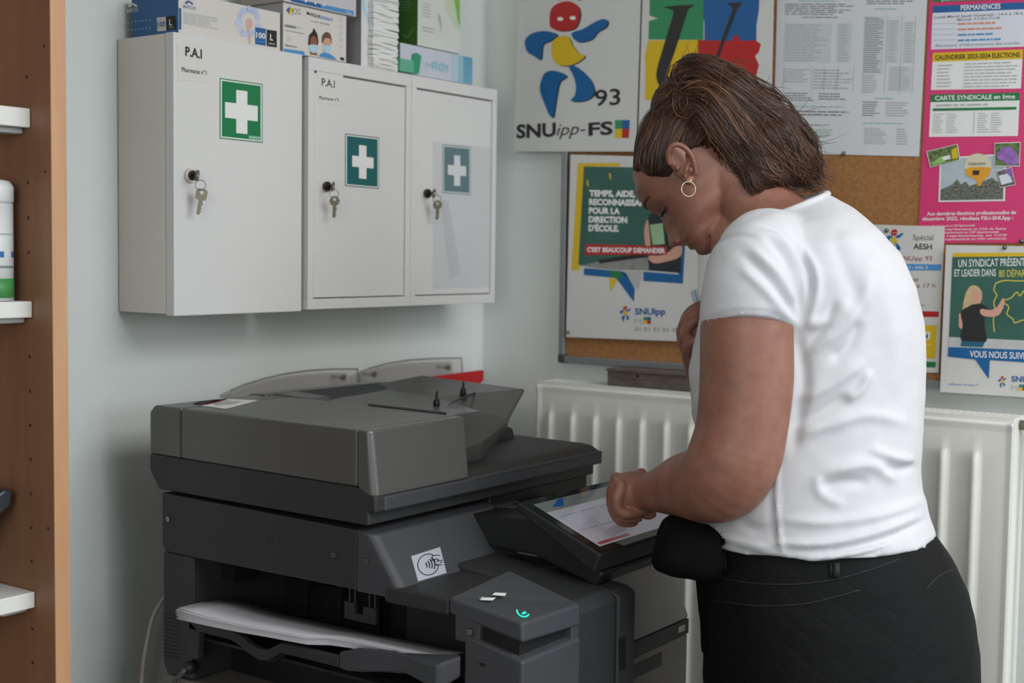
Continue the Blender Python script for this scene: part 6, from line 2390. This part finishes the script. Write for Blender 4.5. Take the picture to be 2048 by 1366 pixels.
def clump(G, u, jit, n_, spread, m_w, s0, s1, wav, r_lo, r_hi, off_hi, ext=0.0):
    base = mixg(G, u, jit)
    if ext:
        d_ = Vector(base[0]) - Vector(base[2])
        base[0] = tuple(Vector(base[0]) + d_.normalized() * ext)
    k0, k1 = int(s0 * len(base)), max(int(s1 * len(base)), int(s0 * len(base)) + 8)
    base = base[k0:k1]
    ph = rnd.random() * 6
    o0 = rnd.uniform(0.0, off_hi)
    mm = rnd.choices((M_h1, M_h2, M_h3), m_w)[0]
    for _ in range(n_):
        dx, dy = rnd.gauss(0, spread), rnd.gauss(0, spread)
        e_ = len(base) - rnd.randint(0, max(1, len(base) // 7))
        b_ = rnd.randint(0, 2)
        path = [(x + dx * (0.6 + 0.8 * i / len(base)), y + dy * (0.6 + 0.8 * i / len(base))) for i, (x, y) in enumerate(base[b_:e_])]
        m = mm if rnd.random() < 0.7 else rnd.choice((M_h1, M_h2))
        if len(path) > 4:
            strand(path, o0 + rnd.uniform(0, 0.002), rnd.uniform(r_lo, r_hi), m, mb, wav * rnd.uniform(0.85, 1.15), ph + rnd.gauss(0, 0.18), bvh, False)


for _ in range(330):
    clump(G1, rnd.random(), 2.0, 4, 1.6, (0.55, 0.35, 0.10), rnd.random() ** 1.6 * 0.4, 1 - rnd.random() * 0.2, rnd.uniform(0.8, 3.2), 0.0004, 0.0009, 0.0035, rnd.uniform(-3, 12))
for _ in range(290):
    clump(G2, rnd.random() ** 0.9, 5.5, 5, 2.8, (0.40, 0.43, 0.17), rnd.random() * 0.55, 1 - rnd.random() ** 1.6 * 0.35, rnd.uniform(3, 11), 0.0004, 0.0010, 0.013)
G3 = [[(1520, 190), (1562, 224), (1598, 262), (1626, 300), (1650, 330), (1668, 352)], [(1500, 220), (1550, 270), (1590, 310), (1616, 344), (1634, 372), (1650, 392)],
      [(1480, 280), (1520, 320), (1548, 345), (1574, 362), (1598, 374), (1622, 378)], [(1440, 300), (1464, 335), (1484, 360), (1500, 384), (1514, 402), (1530, 398)]]
for _ in range(90):
    clump(G3, rnd.random(), 8.0, 4, 2.6, (0.25, 0.45, 0.30), rnd.random() * 0.3, 1 - rnd.random() * 0.15, rnd.uniform(4, 10), 0.0004, 0.0010, 0.010)
# loose wisps and the coil over the band
for _ in range(80):
    i = rnd.randrange(0, 3)
    base = G2[i]
    t0 = rnd.randrange(2, 5)
    x, y = base[t0]
    pts = [(x, y)]
    ang = rnd.uniform(-0.2, 0.9)
    for k in range(7):
        ang += rnd.uniform(-0.25, 0.42)
        pts.append((pts[-1][0] + 11 * cos(ang), pts[-1][1] + 11 * sin(ang)))
    strand(spline(pts, 3, False), rnd.uniform(-0.02, 0.02), 0.0004, rnd.choice((M_h2, M_h3)), mb, 1.0, rnd.random() * 6, bvh, True)
for cx, cy, rx, ry, n_ in ((1384, 150, 40, 34, 34), (1350, 150, 20, 24, 12), (1372, 200, 26, 36, 16)):
    for _ in range(n_):
        a0, f_ = rnd.random() * 6, rnd.uniform(0.55, 1.08)
        pts = [(cx + rx * f_ * cos(a0 + q * 0.28), cy + ry * f_ * sin(a0 + q * 0.28) + q * rnd.uniform(-.3, .3)) for q in range(rnd.randint(7, 13))]
        strand(spline(pts, 2, False), rnd.uniform(0.001, 0.007), rnd.uniform(0.0007, 0.0015), rnd.choice((M_h1, M_h2, M_h2, M_h3)), mb, 1.2, a0, bvh, True)
# frizz: short curling hairs standing off the silhouette and the surface
RIM = [(1252, 300), (1262, 245), (1282, 200), (1308, 182), (1335, 160), (1350, 128), (1380, 116), (1420, 124), (1470, 150), (1515, 184), (1560, 218), (1596, 250), (1622, 290), (1640, 325), (1632, 360), (1600, 370)]
for _ in range(230):
    i = rnd.randrange(0, len(RIM) - 1)
    t = rnd.random()
    x = RIM[i][0] + (RIM[i + 1][0] - RIM[i][0]) * t
    y = RIM[i][1] + (RIM[i + 1][1] - RIM[i][1]) * t
    dx, dy = RIM[i + 1][0] - RIM[i][0], RIM[i + 1][1] - RIM[i][1]
    ang = math.atan2(dy, dx) + rnd.uniform(-0.75, 0.25)
    x -= 10 * dy / -math.hypot(dx, dy)
    y += 10 * dx / math.hypot(dx, dy)
    pts = [(x, y)]
    curl = rnd.uniform(-0.16, 0.34)
    step = rnd.uniform(4, 8) if i > 4 else rnd.uniform(2, 4)
    for k in range(rnd.randint(5, 10)):
        ang += curl + rnd.uniform(-0.2, 0.2)
        pts.append((pts[-1][0] + step * cos(ang), pts[-1][1] + step * sin(ang)))
    strand(spline(pts, 3, False), rnd.uniform(-0.012, 0.012), rnd.uniform(0.00025, 0.0005), rnd.choice((M_h1, M_h2, M_h3)), mb, 0.8, rnd.random() * 6, bvh, True)
for _ in range(120):                                        # loose curls lying over the tail and the temple
    G = G2 if rnd.random() < 0.75 else G1
    sp_ = mixg(G, rnd.random(), 7.0)
    k0 = rnd.randrange(0, len(sp_) - 8)
    strand(sp_[k0:k0 + rnd.randint(8, 16)], rnd.uniform(0.004, 0.014), rnd.uniform(0.0004, 0.0008), rnd.choice((M_h2, M_h2, M_h3)), mb, rnd.uniform(6, 14), rnd.random() * 6, bvh, True)
# strands on the far side of the head, so that the hair reads from there too
far = MB()
for _ in range(260):
    G = G1 if rnd.random() < 0.5 else G2
    sp_ = mixg(G, rnd.random(), 4.0)
    pts = []
    for x, y in sp_:
        d = ray(x, y)
        hit = bvh.ray_cast(CAM + d * 2.6, -d.normalized())
        if hit[0]:
            pts.append(hit[0] + d.normalized() * 0.002)
    if len(pts) > 6 and max((a - b_).length for a, b_ in zip(pts[:-1], pts[1:])) < 0.05:
        far.tube(pts, rnd.uniform(0.0008, 0.0016), rnd.choice((M_h1, M_h2)), 5)
mb.v, mb.f, mb.fm, mb.smooth, mb.mats = mb.v, mb.f, mb.fm, mb.smooth, mb.mats
obj('hair_strands', mb, hair, recalc=False)
obj('hair_strands', far, hair, recalc=False)

# ---------------------------------------------------------------- card held in the raised right hand
q = [V(1384, 584, 2.272), V(1396, 578, 2.275), V(1420, 655, 2.285), V(1408, 668, 2.282)]
nrm = (q[1] - q[0]).cross(q[3] - q[0]).normalized()
if nrm.dot(CF) < 0:
    nrm = -nrm
mb = MB().prism(q, nrm * 0.007, mat('white_card_plastic', (206, 214, 222), 0.35, var=0.01))
qb = [q[0] * .72 + q[1] * .28, q[0] * .45 + q[1] * .55, q[3] * .45 + q[2] * .55, q[3] * .72 + q[2] * .28]
mb.poly([p - nrm * 0.0004 for p in qb], mat('card_blue', (150, 182, 214), 0.35, var=0.01))
g = obj('white_card', mb, None, recalc=False)
tag(g, 'slim white and pale blue card held in the woman\'s raised right hand', 'card')
